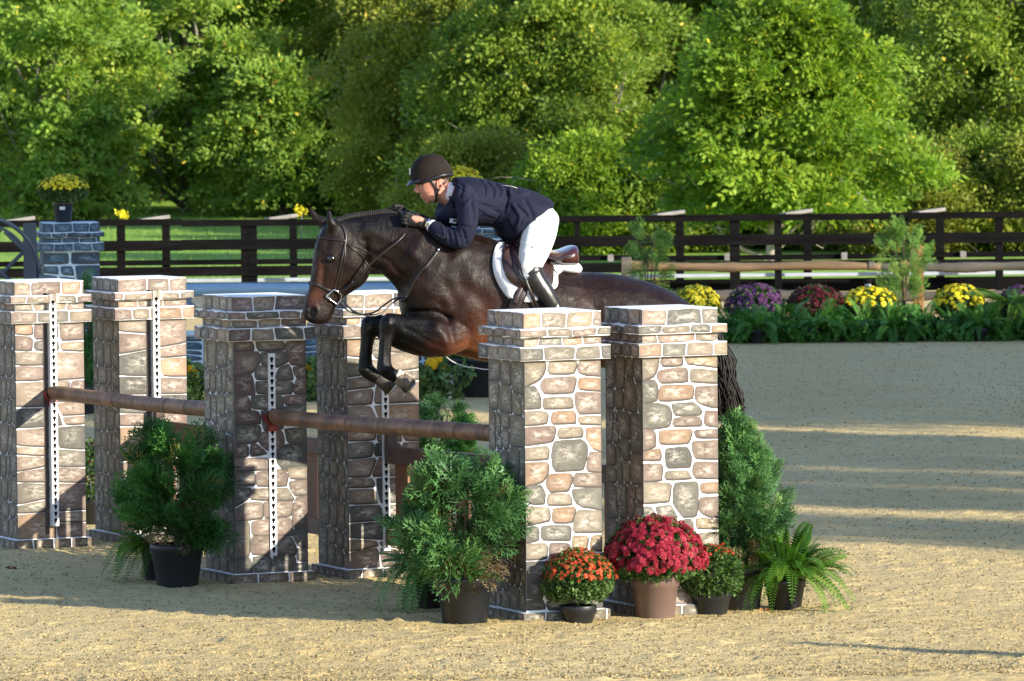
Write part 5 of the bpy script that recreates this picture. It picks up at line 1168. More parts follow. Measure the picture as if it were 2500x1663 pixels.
at = N(t_, 'ShaderNodeAttribute'); at.attribute_name = 'v'
cc = ramp(t_, at.outputs['Fac'], [(0, (0.0025, 0.002, 0.002)), (.22, (0.011, 0.0045, 0.0029)), (.5, (0.048, 0.016, 0.008)), (1, (0.21, 0.075, 0.032))])
cc = mixc(t_, 1.0, cc, ramp(t_, noise(t_, 7, 5, .6), [(.3, (.72, .72, .72)), (.7, (1.3, 1.25, 1.2))]), 'MULTIPLY')
t_.links.new(cc, b_.inputs['Base Color'])
t_.links.new(ramp(t_, noise(t_, 13, 6, .75), [(.38, (.33,) * 3), (.62, (.68,) * 3)]), b_.inputs['Roughness'])
b_.inputs['Specular IOR Level'].default_value = .24; b_.inputs['Sheen Weight'].default_value = .0; b_.inputs['Sheen Roughness'].default_value = .4
t_.links.new(bump(t_, math_(t_, 'ADD', noise(t_, 11, 6, .68), math_(t_, 'MULTIPLY', noise(t_, 55, 4, .7, stretch=(1, 1, .5)), .42)), .75, .012), b_.inputs['Normal'])
t_.links.new(b_.outputs[0], o_.inputs[0]); COAT = m_
HORSE = thing('horse', 'dark bay horse in mid jump with its forelegs folded, carrying the rider', 'horse', (HO.x, HO.y, 0))
mk('body', V, Fh, COAT, HORSE, True, var=v, world=True)
HTREE = BVHTree.FromPolygons([Vector(p) for p in V], Fh)
def onskin(x, y, lift=.006, t=None, fallback=.1):
    """coat point at outline position x,y on the near side"""
    h = HTREE.ray_cast(CAMP, ray(x, y))
    if h[0] is None: h = HTREE.find_nearest(hp(x, y, fallback))
    return Vector(h[0]) + Vector(h[1]) * lift, Vector(h[1])
def onsurf(T, x, y, lift, s=1, fb=.05):
    h = T.ray_cast(CAMP, ray(x, y))
    if h[0] is None: h = T.find_nearest(hp(x, y, fb))
    p = Vector(h[0]) + Vector(h[1]) * lift; nn = Vector(h[1])
    return (p, nn) if s > 0 else (mirror(p), nn - NS * 2 * nn.dot(NS))
def mirror(p):
    d = (Vector(p) - HO).dot(NS); return Vector(p) - NS * 2 * d
LEA = pbr('dark_brown_leather', (0.016, 0.0085, 0.0065), (0.010, 0.0055, 0.0045), scale=12, rough=.42, spec=.45)
LEB = pbr('black_leather', (0.012, 0.011, 0.011), (0.02, 0.018, 0.017), scale=8, rough=.32, spec=.6)
SIL = pbr('steel', (0.75, 0.74, 0.72), (0.6, 0.59, 0.57), scale=20, rough=.25, metal=1)
HAIR = pbr('black_horse_hair', (0.008, 0.007, 0.007), (0.02, 0.016, 0.013), scale=40, rough=.6, stretch=(1, 1, .2), spec=.25)
def strap(name, pts, wd, mat, parent, both=True, th=.0035, lift=.004, k=5):
    mm = MB(); P = []; Nm = []
    fine = catmull([(float(a), float(b)) for a, b in pts], k)
    for a, b in fine:
        q, nn = onskin(a, b, lift); P.append(q); Nm.append(nn)
    V1, F1 = tube(P, wd / 2, 8, True, (Nm, th / (wd / 2)))
    mm.add(V1, F1)
    if both: MB().add([mirror(p) for p in V1], [f[::-1] for f in F1]).go(name, mat, parent, True, world=True)
    return mm.go(name, mat, parent, True, world=True)
# eye
q, nn = onskin(809, 631, 0)
mm = MB()
def ball(mm, c, r, n=12, sx=(1, 1, 1), m=0):
    V = []; F = []; c = Vector(c)
    for i in range(n + 1):
        for k in range(n * 2):
            a, b = math.pi * i / n, math.pi * k / n; V.append(c + Vector((r * sx[0] * math.sin(a) * math.cos(b), r * sx[1] * math.sin(a) * math.sin(b), r * sx[2] * math.cos(a))))
    for i in range(n):
        for k in range(2 * n):
            k2 = (k + 1) % (2 * n); F.append((i * 2 * n + k, (i + 1) * 2 * n + k, (i + 1) * 2 * n + k2, i * 2 * n + k2))
    return mm.add(V, F, m)
EYE = pbr('dark_eye', (0.01, 0.006, 0.004), rough=.08, spec=.8)
for pnt in (q, mirror(q)): mm = MB(); ball(mm, Vector(pnt) - (NS if pnt is q else -NS) * .007, .026); mm.go('eye', EYE, HORSE, True, world=True)
mm = MB()     # nostril
q, nn = onskin(764, 764, .0)
for s in (1, -1):
    V1 = []; V1b = []
    for k in range(12):
        a = k * math.pi / 6; p = q + HD * (.019 * math.cos(a) + .006 * math.sin(a)) + Vector((0, 0, .028 * math.sin(a))); d = HTREE.find_nearest(p); pp = Vector(d[0]) + Vector(d[1]) * .0015
        pp = pp + Vector(d[1]) * .004; V1.append(pp if s == 1 else mirror(pp))
    mm.add(V1, [tuple(range(12))] if s == 1 else [tuple(range(11, -1, -1))])
mm.go('nostril', HOLE, HORSE, world=True)
# inner ears
# hooves
HOOF = pbr('pale_striped_hoof', (0.20, 0.15, 0.10), (0.03, 0.024, 0.02), scale=22, rough=.5, stretch=(1, 1, .3))
def hoof(x0, y0, x1, y1, t, mat=HOOF):
    mm = MB(); A = hp(x0, y0, t); Bq = hp(x1, y1, t); d = (Bq - A)
    mm.tube([A - d * .05, A + d * .15, A + d * .6, A + d * .97, A + d], [.036, .043, .048, .051, .043], 16)
    mm.go('hoof', mat, HORSE, True, world=True)
    mm = MB(); c = A + d * 1.0; u = d.normalized(); s = NS; f = u.cross(s); P = []
    for k in range(13): a = math.pi * (k / 12 * 1.5 - .25); P.append(c + s * (.044 * math.cos(a)) + f * (.044 * math.sin(a)))
    mm.tube(P, .007, 6); mm.go('horseshoe', SIL, HORSE, True, world=True)
HOOFD = pbr('dark_hoof', (0.05, 0.04, 0.03), (0.03, 0.025, 0.02), scale=20, rough=.5)
hoof(968, 916, 1003, 946, .16); hoof(920, 920, 957, 947, -.13, HOOFD)
hoof(1682, 1180, 1700, 1215, .14, HOOFD); hoof(1692, 1162, 1710, 1197, -.14, HOOFD)
mm = MB(); 
for k, (x, y, rr) in enumerate(((966, 913, .040), (972, 918, .041))):
    a = hp(x, y, .16); b = hp(x + 6, y + 4, .16); mm.tube([a, b], [rr, rr], 14)
mm.go('white_coronet', pbr('white_hair', (0.62, 0.57, 0.5), (0.4, 0.34, 0.28), scale=40, rough=.8), HORSE, True, world=True)
# braided mane: a row of small knots along the crest
mm = MB(); crest = catmull([(822, 533.), (850, 524.), (880, 519.), (915, 515.), (950, 512.), (985, 518.), (1020, 528.)], 7)
R = random.Random(4)
for a, b in crest:
    c = hp(a, b + 2, .01); ball(mm, c, .013, 6, (.8, 1, .8)); ball(mm, hp(a + 1, b + 7, .04), .009, 5, (.9, .7, 1.5))
mm.go('braided_mane', HAIR, HORSE, True, world=True)
# tail
rt = np.random.RandomState(3); n = 2300; TV_ = []; TF_ = []
mm = MB()
for k in range(n):
    u = rt.rand(); v_ = rt.randn() * .35
    s0 = hp(1706 + rt.randn() * 3, 775 + rt.randn() * 6, v_ * .05); xe = 1757 + 13 * rt.randn() + 8 * u
    P = smoothpath([s0, hp(1735 + 6 * rt.randn(), 800 + 4 * rt.randn(), v_ * .1), hp(1758 + 11 * rt.randn(), 880, v_ * .16), hp(xe + 12, 960, v_ * .16), hp(xe + 14 + 8 * rt.randn(), 990 + 40 * rt.rand(), v_ * .14)], 3)
    P = [P[0]] + [q + Vector((rt.randn(), rt.randn(), 0)) * .006 for q in P[1:]]; mm.tube(P, [.004] + [.0050] * (len(P) - 2) + [.001], 4)
mm.go('tail', HAIR, HORSE, True, world=True)

# ---------------- tack
BR = thing('bridle', 'dark brown leather bridle on the bay horse with a steel D ring bit and reins', 'bridle', (HO.x, HO.y, 0))
z1 = lambda x, y: (700 + x / 2.614, 350 + y / 2.614)
strap('browband', [z1(205, 600), z1(290, 611), z1(378, 622)], .018, LEA, BR)
strap('cheekpiece', [z1(345, 512), z1(372, 565), z1(376, 620), z1(360, 700), z1(340, 800), z1(318, 880), z1(303, 930)], .016, LEA, BR)
strap('cheekpiece', [z1(368, 640), z1(372, 720), z1(352, 820), z1(330, 900)], .013, LEA, BR)
strap('noseband', [z1(143, 890), z1(200, 905), z1(265, 938), z1(300, 950)], .022, LEA, BR)
strap('noseband_back', [z1(330, 945), z1(385, 915), z1(425, 885)], .022, LEA, BR)
strap('throat_lash', [z1(380, 640), z1(430, 680), z1(480, 725), z1(515, 775), z1(530, 800)], .011, LEA, BR)
strap('crown_strap', [z1(385, 640), z1(450, 665), z1(515, 690)], .008, LEA, BR)
mm = MB()
for s in (0, 1):
    P = [onskin(*z1(a, b), .016)[0] for a, b in ((250, 972), (275, 948), (300, 932), (322, 940), (345, 962), (338, 990), (312, 1024), (280, 1000), (250, 972))]
    if s: P = [mirror(p) for p in P]
    mm = MB(); mm.tube(P, .0052, 8); mm.go('bit_ring', SIL, BR, True, world=True)
def hang(name, pts, r, mat, parent, both=True, n=6):
    """free strap through (x,y,t) points"""
    mm = MB(); P = smoothpath([hp(*z1(a, b), t) for a, b, t in pts], 6); V1, F1 = tube(P, r, n); mm.add(V1, F1)
    if both: MB().add([mirror(p) for p in V1], [f[::-1] for f in F1]).go(name, mat, parent, True, world=True)
    return mm.go(name, mat, parent, True, world=True)
hang('rein', [(335, 950, .075), (400, 915, .10), (475, 850, .135), (540, 765, .15), (640, 680, .16), (715, 620, .155), (755, 575, .13), (765, 540, .12), (772, 512, .12)], .0075, LEA, BR)
hang('rein', [(765, 540, .10), (745, 470, .07), (700, 425, .03), (650, 412, 0)], .007, LEA, BR)
MT = thing('martingale', "dark leather running martingale round the horse's neck and chest", 'harness', (HO.x, HO.y, 0))
hang('martingale_fork', [(355, 1000, .08), (400, 1050, .11), (455, 1085, .13), (530, 1103, .13), (600, 1088, .11), (650, 1045, .09), (700, 1000, .06), (740, 985, .03)], .0062, LEB, MT)
strap('neck_strap', [z1(990, 655), z1(960, 690), z1(905, 765), z1(850, 830), z1(812, 890), z1(785, 960), z1(755, 1000)], .022, LEA, MT)
q, nn = onskin(*z1(965, 685), .012); mm = MB(); mm.tube([q - Vector((0, 0, .011)), q + Vector((0, 0, .011))], .007, 8); mm.go('buckle', SIL, MT, True, world=True)
q, nn = onskin(*z1(755, 998), .01); mm = MB(); ball(mm, q, .018); mm.go('rubber_stop', LEA, MT, True, world=True)
# white cord under the belly
mm = MB(); mm.tube(smoothpath([hp(1085, 868, .12), hp(1105, 883, .15), hp(1132, 894, .16), hp(1160, 898, .17), hp(1190, 902, .17), hp(1240, 895, .2)], 4), .0035, 6); mm.go('cord', pbr('white_cord', (.7, .7, .68), rough=.6), MT, True, world=True)

z2 = lambda x, y: (950 + x / 3.484, 350 + y / 3.484)
def patch(name, outline, mat, parent, th=.012, lift=.006, res=9, both=True, bev=True, zs=z2, puff=0.0):
    """flat shaped panel lying on the coat, cut to an outline (zoom pixel coordinates)"""
    pts = catmull([(float(a), float(b)) for a, b in outline] + [(float(outline[0][0]), float(outline[0][1]))], 4)[:-1]
    xs = [p[0] for p in pts]; ys = [p[1] for p in pts]
    bm = bmesh.new(); vs = [bm.verts.new((a, b, 0)) for a, b in pts]; f = bm.faces.new(vs)
    bmesh.ops.triangulate(bm, faces=[f])
    for _ in range(3):
        long = [e for e in bm.edges if e.calc_length() > (max(xs) - min(xs) + max(ys) - min(ys)) / res]
        if not long: break
        bmesh.ops.subdivide_edges(bm, edges=long, cuts=1); bmesh.ops.triangulate(bm, faces=bm.faces[:])
    bm.verts.index_update(); bm.verts.ensure_lookup_table(); n = len(bm.verts); bnd = [v.is_boundary for v in bm.verts]
    low = []; top = []; 
    for v in bm.verts:
        q, nn = onskin(*zs(v.co.x, v.co.y), lift); low.append(q - nn * .003); top.append(q + nn * (th * (.45 if v.is_boundary else 1)))
    F1 = [tuple(v.index for v in f.verts) for f in bm.faces]; F2 = [tuple(i + n for i in f) for f in F1]; F1 = [f[::-1] for f in F1]
    E = [(e.verts[0].index, e.verts[1].index) for e in bm.edges if e.is_boundary]
    Fs = F1 + F2 + [(a, b, b + n, a + n) for a, b in E]; bm.free()
    for sd in ((0, 1) if both else (0,)):
        mm = MB(); mm.add(low + top if sd == 0 else [mirror(p) for p in low + top], Fs)
        o = mm.go(name, mat, parent, True, world=True)
        b2 = bmesh.new(); b2.from_mesh(o.data); bmesh.ops.recalc_face_normals(b2, faces=b2.faces[:]); b2.to_mesh(o.data); b2.free()
    return o
FLE = pbr('white_fleece', (0.86, 0.86, 0.86), (0.78, 0.78, 0.80), scale=30, rough=.95, bumpd=.012, bscale=90, spec=.1)
SAD = pbr('oxblood_saddle_leather', (0.055, 0.014, 0.012), (0.03, 0.01, 0.009), scale=6, rough=.25, spec=.6, coat=.3)
SADF = pbr('brown_saddle_flap', (0.045, 0.02, 0.015), (0.025, 0.012, 0.01), scale=6, rough=.4, spec=.6)
PAD = thing('saddle_pad', 'white fleece saddle pad showing round the edge of the saddle', 'saddle pad', (HO.x, HO.y, 0))
patch('fleece', [(970, 815), (905, 880), (880, 980), (888, 1090), (930, 1200), (985, 1280), (1040, 1330), (1120, 1345), (1220, 1352), (1290, 1325), (1350, 1270), (1425, 1225), (1432, 1130), (1480, 1085), (1480, 1000), (1300, 960), (1150, 860), (1050, 815)], FLE, PAD, th=.022)
mm = MB(); K = [(1330, 985, 1335, 1075, .07, .04), (1420, 1000, 1425, 1095, .115, .03), (1520, 1012, 1520, 1110, .12, .02), (1590, 1010, 1600, 1108, .10, .01), (1625, 1040, 1630, 1085, .05, .0)]
loft([(*z2(a, b), *z2(c, d), hw, t) for a, b, c, d, hw, t in K], m=mm); mm.go('rear_fleece', FLE, PAD, True, world=True)
SDL = thing('saddle', 'polished oxblood leather jumping saddle under the rider, on the white pad', 'saddle', (HO.x, HO.y, 0))
patch('flap', [(1010, 830), (965, 880), (950, 960), (960, 1060), (1000, 1150), (1060, 1210), (1140, 1250), (1250, 1270), (1360, 1240), (1385, 1150), (1375, 1040), (1360, 960), (1250, 900), (1100, 840)], SADF, SDL, th=.012, lift=.030)
patch('knee_roll', [(1035, 850), (1015, 920), (1030, 1020), (1070, 1120), (1130, 1210), (1180, 1250), (1190, 1230), (1120, 1120), (1080, 1020), (1062, 930)], SAD, SDL, th=.018, lift=.042)
mm = MB(); K = [(1010, 795, 1020, 870, .10, 0), (1090, 850, 1080, 930, .15, 0), (1200, 905, 1200, 985, .13, 0), (1320, 908, 1310, 1010, .15, 0), (1440, 905, 1420, 1035, .19, 0), (1530, 872, 1500, 1045, .185, 0), (1572, 868, 1560, 1050, .15, 0), (1585, 900, 1592, 1030, .09, 0)]
loft([(*z2(a, b), *z2(c, d), hw, t) for a, b, c, d, hw, t in K], m=mm, ex=2.6); mm.go('seat', SAD, SDL, True, world=True)
mm = MB(); P = [hp(*z2(a, b), .195 if a < 1560 else .15) for a, b in ((1330, 960), (1400, 985), (1470, 985), (1540, 955), (1585, 955))]; mm.tube(smoothpath(P, 4), .006, 6); mm.go('welt', LEB, SDL, True, world=True)
strap('girth', [z2(1130, 1240), z2(1100, 1300), z2(1075, 1370), z2(1052, 1440), z2(1035, 1500), z2(1020, 1600), z2(1010, 1700), z2(1010, 1780)], .085, LEA, SDL, th=.008, lift=.02)
strap('billet', [z2(1118, 1235), z2(1090, 1300), z2(1070, 1360)], .03, SADF, SDL, th=.005, lift=.032)
# ------------------------------------------------------------------ rider
SKIN = pbr('fair_skin', (0.50, 0.235, 0.165), (0.43, 0.185, 0.13), scale=18, rough=.5, spec=.4)
NAVY = pbr('navy_wool_jacket', (0.0078, 0.0092, 0.023), (0.012, 0.0135, 0.030), scale=8, rough=.85, bumpd=.005, bscale=14, spec=.2)
BRCH = pbr('white_breeches', (0.82, 0.81, 0.76), (0.76, 0.75, 0.70), scale=6, rough=.85, bumpd=.003, bscale=20, spec=.2)
SHIRT = pbr('white_shirt', (0.80, 0.82, 0.86), rough=.8)
HELM = pbr('dark_brown_helmet_suede', (0.012, 0.0075, 0.006), (0.016, 0.0105, 0.008), scale=30, rough=.85, spec=.2)
HTRM = pbr('helmet_trim', (0.008, 0.008, 0.012), rough=.4)
GLV = pbr('black_leather_glove', (0.006, 0.0055, 0.0055), (0.010, 0.009, 0.009), scale=30, rough=.6, spec=.3)
MAN = thing('person', 'rider in navy jacket, white breeches and dark helmet crouched low over the jumping horse', 'person', (HO.x, HO.y, 0))
# ---- body: head, neck, torso, arms, legs as one surface
m = MB()
# skull and face, profile pairs (front/back) downwards
loft([(*z2(300, 140), *z2(440, 140), .05, 0), (*z2(225, 210), *z2(520, 210), .070, 0), (*z2(212, 285), *z2(520, 270), .076, 0), (*z2(225, 345), *z2(500, 330), .074, 0), (*z2(240, 385), *z2(470, 385), .068, 0), (*z2(262, 425), *z2(455, 430), .062, 0), (*z2(285, 460), *z2(450, 455), .056, 0), (*z2(312, 490), *z2(420, 478), .045, 0), (*z2(330, 503), *z2(380, 492), .028, 0)], m=m, n=20, ex=2.1)
limb([(*z2(440, 400), 0, .052), (*z2(490, 450), 0, .056), (*z2(560, 480), 0, .062)], m)
# nose, brow, lips, chin
limb([(*z2(240, 358), 0, .010), (*z2(228, 385), 0, .0115), (*z2(227, 410), 0, .0135)], m, 8); limb([(*z2(232, 414), .008, .009), (*z2(248, 418), .011, .008)], m, 6); limb([(*z2(232, 414), -.008, .009), (*z2(248, 418), -.011, .008)], m, 6)
limb([(*z2(235, 335), -.03, .010), (*z2(228, 332), 0, .011), (*z2(235, 335), .03, .010)], m, 6)
limb([(*z2(284, 449), -.016, .008), (*z2(276, 447), 0, .010), (*z2(284, 449), .016, .008)], m, 6); limb([(*z2(298, 467), -.014, .008), (*z2(291, 466), 0, .010), (*z2(298, 467), .014, .008)], m, 6)
limb([(*z2(318, 490), 0, .017), (*z2(332, 494), 0, .018)], m, 8)
TOR = [(1100, 450, 1092, 490, .065, 0), (1116, 442, 1088, 512, .12, 0), (1135, 440, 1092, 532, .17, 0), (1165, 438, 1125, 545, .19, 0), (1200, 447, 1172, 545, .17, 0), (1240, 455, 1208, 550, .15, 0), (1275, 463, 1235, 560, .165, 0), (1305, 482, 1265, 568, .15, 0), (1322, 505, 1292, 570, .11, 0)]
loft(TOR, m=m)
def arm(s, m, g=0.0):
    if s > 0: P = [(1130, 468, .19, .062 + g), (1140, 500, .23, .060 + g), (1142, 540, .26, .057 + g), (1134, 572, .26, .054 + g), (1122, 586, .25, .053 + g), (1100, 580, .23, .050 + g), (1075, 568, .20, .045 + g), (1056, 553, .165, .036 + g)]
    else: P = [(1112, 468, -.17, .062 + g), (1098, 500, -.22, .058 + g), (1084, 540, -.24, .054 + g), (1074, 562, -.235, .052 + g), (1060, 558, -.21, .048 + g), (1035, 545, -.17, .042 + g), (1012, 532, -.12, .034 + g)]
    limb(P, m); return P
arm(1, m, -.024); arm(-1, m, -.022)
limb([(1056, 553, .165, .030), (1042, 546, .15, .028)], m, 10); limb([(1012, 532, -.12, .030), (998, 526, -.10, .028)], m, 10)
def leg(s, m, g=0.0):
    limb([(1318, 532, s * .09, .105 + g), (1314, 572, s * .16, .100 + g), (1304, 610, s * .23, .094 + g), (1296, 640, s * .27, .080 + g), (1296, 668, s * .285, .066 + g)], m)
    limb([(1296, 668, s * .285, .064 + g), (1310, 690, s * .29, .062 + g), (1330, 718, s * .30, .058 + g), (1350, 747, s * .30, .047 + g), (1368, 775, s * .30, .040 + g)], m)
    limb([(1368, 775, s * .30, .042 + g), (1352, 792, s * .31, .042 + g), (1325, 800, s * .32, .036 + g), (1308, 800, s * .33, .026 + g)], m)
leg(1, m, -.012); leg(-1, m, -.012)
def hand(m, wrist, knuck, t, s, r=1.0, tt=.0):
    """palm, four curled fingers and a thumb closing on the rein; wrist/knuckle outline points"""
    W = hp(*wrist, t); K_ = hp(*knuck, t); d = (K_ - W); L = d.length; d.normalize(); up = Vector((0, 0, 1)); up = (up - d * up.dot(d)).normalized(); lat = NS * s
    m.tube([W, W + d * L * .35, W + d * L * .8, W + d * L], [.026 * r, .034 * r, .036 * r, .030 * r], 12, flat=(lat, .72))
    for i, (o, l, rr) in enumerate(((.030, .95, .0095), (.011, 1.05, .010), (-.009, 1.0, .0095), (-.027, .82, .0085))):
        b = K_ + up * o * r - d * .006 + lat * .008
        p1 = b + d * .030 * l + lat * .002; p2 = p1 + d * .008 - up * .004 - lat * .026 * l; p3 = p2 - d * .026 * l - lat * .006; 
        m.tube(smoothpath([b - d * .02, b, p1, p2, p3], 3), [rr * 1.1] * 9 + [rr * .95] * 3 + [rr * .7], 8)
    b = W + d * L * .45 + up * .028; m.tube(smoothpath([b, b + d * .03 + up * .014 - lat * .006, b + d * .062 + up * .010 - lat * .016, b + d * .082 + up * .002 - lat * .020], 3), [.013] * 4 + [.011] * 5 + [.008], 8)
NH = ((1044, 548), (995, 535), .140); FH = ((1000, 529), (967, 518), -.080)
limb([(1044, 547, .148, .026), (1022, 539, .146, .030), (1004, 533, .145, .024)], m, 10); limb([(1000, 527, -.10, .026), (985, 521, -.09, .028), (973, 517, -.086, .022)], m, 10)
V, Fp, Nn = fuse(m, .0062, 3)
# eye sockets and cheeks
marks = [([z2(262, 362)], .012, -.010, .012), ([z2(300, 415)], .02, .004, .03), ([z2(300, 450), z2(315, 430)], .012, -.003, .02)]
V = sculpt(V, Nn, marks, .05)
mk('body', V, Fp, SKIN, MAN, True, world=True)
PTREE = BVHTree.FromPolygons([Vector(p) for p in V], Fp)
# face details
HAIRB = pbr('brown_short_hair', (0.03, 0.018, 0.012), (0.05, 0.03, 0.02), scale=60, rough=.7)
def onface(x, y, lift=.001, t=1.0): return onsurf(PTREE, *z2(x, y), lift, t, .04)
for s in (1, -1):
    q, nn = onface(264, 364, -.004, s); mm = MB(); ball(mm, q, .0095, 8); mm.go('eye', pbr('eye_white', (.55, .5, .47), rough=.2), MAN, True, world=True)
    mm = MB(); ball(mm, q + HD * .0058 + NS * s * .0045, .0052, 6); mm.go('iris', EYE, MAN, True, world=True)
    mm = MB(); P = [onface(a, b, .001, s)[0] for a, b in ((242, 350), (255, 345), (272, 346), (288, 352))]; mm.tube(P, [.002, .0035, .0035, .0015], 6); mm.go('eyebrow', HAIRB, MAN, True, world=True)
    mm = MB(); P = [onface(a, b, .0006, s)[0] for a, b in ((276, 457), (288, 457), (302, 455))]; mm.tube(P, [.0012, .0018, .001], 5); mm.go('lip_line', pbr('lip', (.22, .07, .055), rough=.5), MAN, True, world=True)
    # ear
    mm = MB(); c, nn = onface(424, 345, .004, s)
    P = []
    for k in range(12):
        a = math.radians(60 + k * 27); P.append(c + HD * (-.015 * math.cos(a) * 1.0) + Vector((0, 0, .030 * math.sin(a))) + NS * s * (.006 + .008 * (math.cos(a) > 0)))
    mm.tube(P, .0055, 6); ball(mm, c, .013, 8, (1.0, .5, 1.7)); mm.go('ear', SKIN, MAN, True, world=True)
mm = MB()     # sideburn and nape hair under the helmet rim
for a, b, r_ in ((388, 316, .006), (470, 296, .012), (500, 292, .014), (488, 315, .008)):
    for s in (1, -1): q, nn = onface(a, b, -.003, s); ball(mm, q, r_, 6)
mm.go('hair', HAIRB, MAN, True, world=True)
# ---- helmet
m = MB()
loft([(*z2(355, 88), *z2(385, 88), .02, 0), (*z2(265, 112), *z2(455, 118), .072, 0), (*z2(212, 165), *z2(508, 175), .093, 0), (*z2(188, 225), *z2(535, 225), .102, 0), (*z2(182, 285), *z2(544, 262), .103, 0), (*z2(190, 325), *z2(540, 275), .100, 0), (*z2(215, 340), *z2(520, 285), .09, 0)], m=m, n=28, ex=2.15)
V, Ff, Nn = fuse(m, .006, 3); 
mk('helmet', V, Ff, HELM, MAN, True, world=True)
HT = BVHTree.FromPolygons([Vector(p) for p in V], Ff); hel = MAN.children[-1]
def onh(x, y, lift, s=1): return onsurf(HT, *z2(x, y), lift, s, .02)
mm = MB()       # peak
V1 = []; n = 15
for k in range(n):
    a = math.radians(-82 + 164 * k / (n - 1)); ca, sa = math.cos(a), math.sin(a)
    base = hp(*z2(200, 322), 0) + HD * (.095 * ca - .088) + NS * (.094 * sa) + Vector((0, 0, .004 * ca - .004 + .016 * (1 - ca)))
    tip = hp(*z2(148, 362), 0) + HD * (.105 * ca - .105) + NS * (.080 * sa) + Vector((0, 0, .045 * (1 - ca)))
    V1 += [base + Vector((0, 0, .012)), base.lerp(tip, .5) + Vector((0, 0, .010)), tip + Vector((0, 0, .003)), tip - Vector((0, 0, .004)), base - Vector((0, 0, .006))]
F1 = []
for k in range(n - 1):
    for j in range(5): F1.append((k * 5 + j, k * 5 + (j + 1) % 5, (k + 1) * 5 + (j + 1) % 5, (k + 1) * 5 + j))
mm.add(V1, F1).go('peak', HTRM, hel, True, world=True)
mm = MB(); P = [onh(a, b, .004)[0] for a, b in ((205, 335), (270, 330), (340, 315), (420, 280), (480, 268), (538, 266))]; V1, F1 = tube(smoothpath(P, 3), .009, 8, True, (NS, .5)); mm.add(V1, F1); mm.add([mirror(p) for p in V1], [f[::-1] for f in F1]); mm.go('rim_band', HTRM, hel, True, world=True)
mm = MB(); P = [onh(a, b, .001)[0] for a, b in ((405, 98), (455, 135), (495, 180), (522, 228), (535, 262))]; mm.tube(smoothpath(P, 3), .0016, 5); mm.go('seam', HTRM, hel, True, world=True)
q, nn = onh(186, 240, .003); mm = MB(); mm.box(q + HD * .004, (.004, .02, .04), R=Matrix.Rotation(HA, 3, 'Z')); mm.go('badge', LABELM, hel, world=True)
mm = MB()
for s in (1, -1):
    for path in ([(355, 312), (375, 345), (395, 390), (400, 430), (398, 480)], [(520, 290), (480, 320), (440, 365), (412, 405), (402, 440)]):
        P = [onface(a, b, .006, s)[0] for a, b in path]; V1, F1 = tube(smoothpath(P, 3), .0085, 6, True, (NS, .35)); mm.add(V1, F1)
P = [onface(398, 478, .006, 1)[0], hp(*z2(385, 505), 0), onface(398, 478, .006, -1)[0]]; mm.tube(smoothpath(P, 4), .007, 6)
mm.go('chin_strap', HTRM, hel, True, world=True)
# ---- jacket
m = MB()
loft([(1108, 433, 1096, 500, .095, 0), (1120, 432, 1066, 520, .155, 0), (1140, 432, 1075, 545, .20, 0), (1168, 434, 1118, 553, .21, 0), (1202, 443, 1170, 552, .19, 0), (1240, 450, 1204, 556, .172, 0), (1275, 458, 1216, 577, .20, 0), (1308, 469, 1243, 592, .22, 0), (1330, 479, 1280, 573, .21, 0), (1344, 489, 1318, 534, .165, 0), (1347, 498, 1340, 509, .10, 0)], m=m)
arm(1, m, .008); arm(-1, m, .006)
V, Ff, Nn = fuse(m, .0062, 3)
cr = [([(1150, 470), (1148, 505), (1153, 535)], .014, -.012, .1), ([(1105, 560), (1112, 595)], .008, .005, .1), ([(1088, 560), (1092, 590)], .008, -.006, .1), ([(1120, 560), (1132, 596)], .007, -.005, .1), ([(1148, 480), (1128, 500)], .009, .006, .1),
      ([(1180, 440), (1188, 455), (1186, 475)], .007, -.006, .02), ([(1200, 443), (1210, 462), (1207, 480)], .007, -.007, .02), ([(1222, 448), (1228, 465), (1222, 480)], .007, -.006, .02), ([(1240, 452), (1246, 480), (1234, 520)], .006, -.006, .02), ([(1255, 455), (1250, 475)], .008, .006, .02),
      ([(1250, 480), (1300, 472), (1342, 490)], .007, .009, .03), ([(1180, 500), (1220, 520)], .01, -.004, .1), ([(1185, 520), (1215, 530)], .008, .004, .1), ([(1255, 500), (1270, 530), (1262, 560)], .013, .007, .1), ([(1285, 490), (1300, 530)], .012, -.006, .1), ([(1238, 540), (1256, 570)], .01, -.007, .1), ([(1075, 545), (1082, 580)], .007, .004, .1), ([(1128, 450), (1118, 480)], .01, -.006, .1)]
cr += [([(1168, 500), (1215, 508)], .005, -.005, .1), ([(1172, 512), (1212, 522)], .005, .004, .1), ([(1245, 455), (1240, 500), (1212, 548)], .0045, -.006, .08), ([(1290, 478), (1342, 496)], .004, -.006, .1), ([(1262, 500), (1285, 525)], .006, -.006, .1), ([(1280, 535), (1262, 572)], .006, .005, .1), ([(1100, 575), (1128, 580)], .005, -.004, .1), ([(1085, 552), (1080, 590)], .004, -.005, .1), ([(1110, 548), (1138, 556)], .006, -.005, .15), ([(1112, 455), (1135, 470), (1150, 500)], .005, -.004, .1)]
V = sculpt(V, Nn, cr, .2, 1.7); rr_ = np.random.RandomState(2); 
mk('jacket', V, Ff, NAVY, MAN, True, world=True); jk = MAN.children[-1]; JT = BVHTree.FromPolygons([Vector(p) for p in V], Ff)
jk = [c for c in MAN.children if c.name.startswith('jacket')][0]
def onj(x, y, lift=.002): return onsurf(JT, *z2(x, y), lift, 1, .1)
mm = MB()
for a, b in ((405, 775), (425, 785), (445, 795), (465, 803)): q, nn = onj(a, b, .001); ball(mm, q, .006, 6)
mm.go('cuff_button', HTRM, jk, True, world=True)
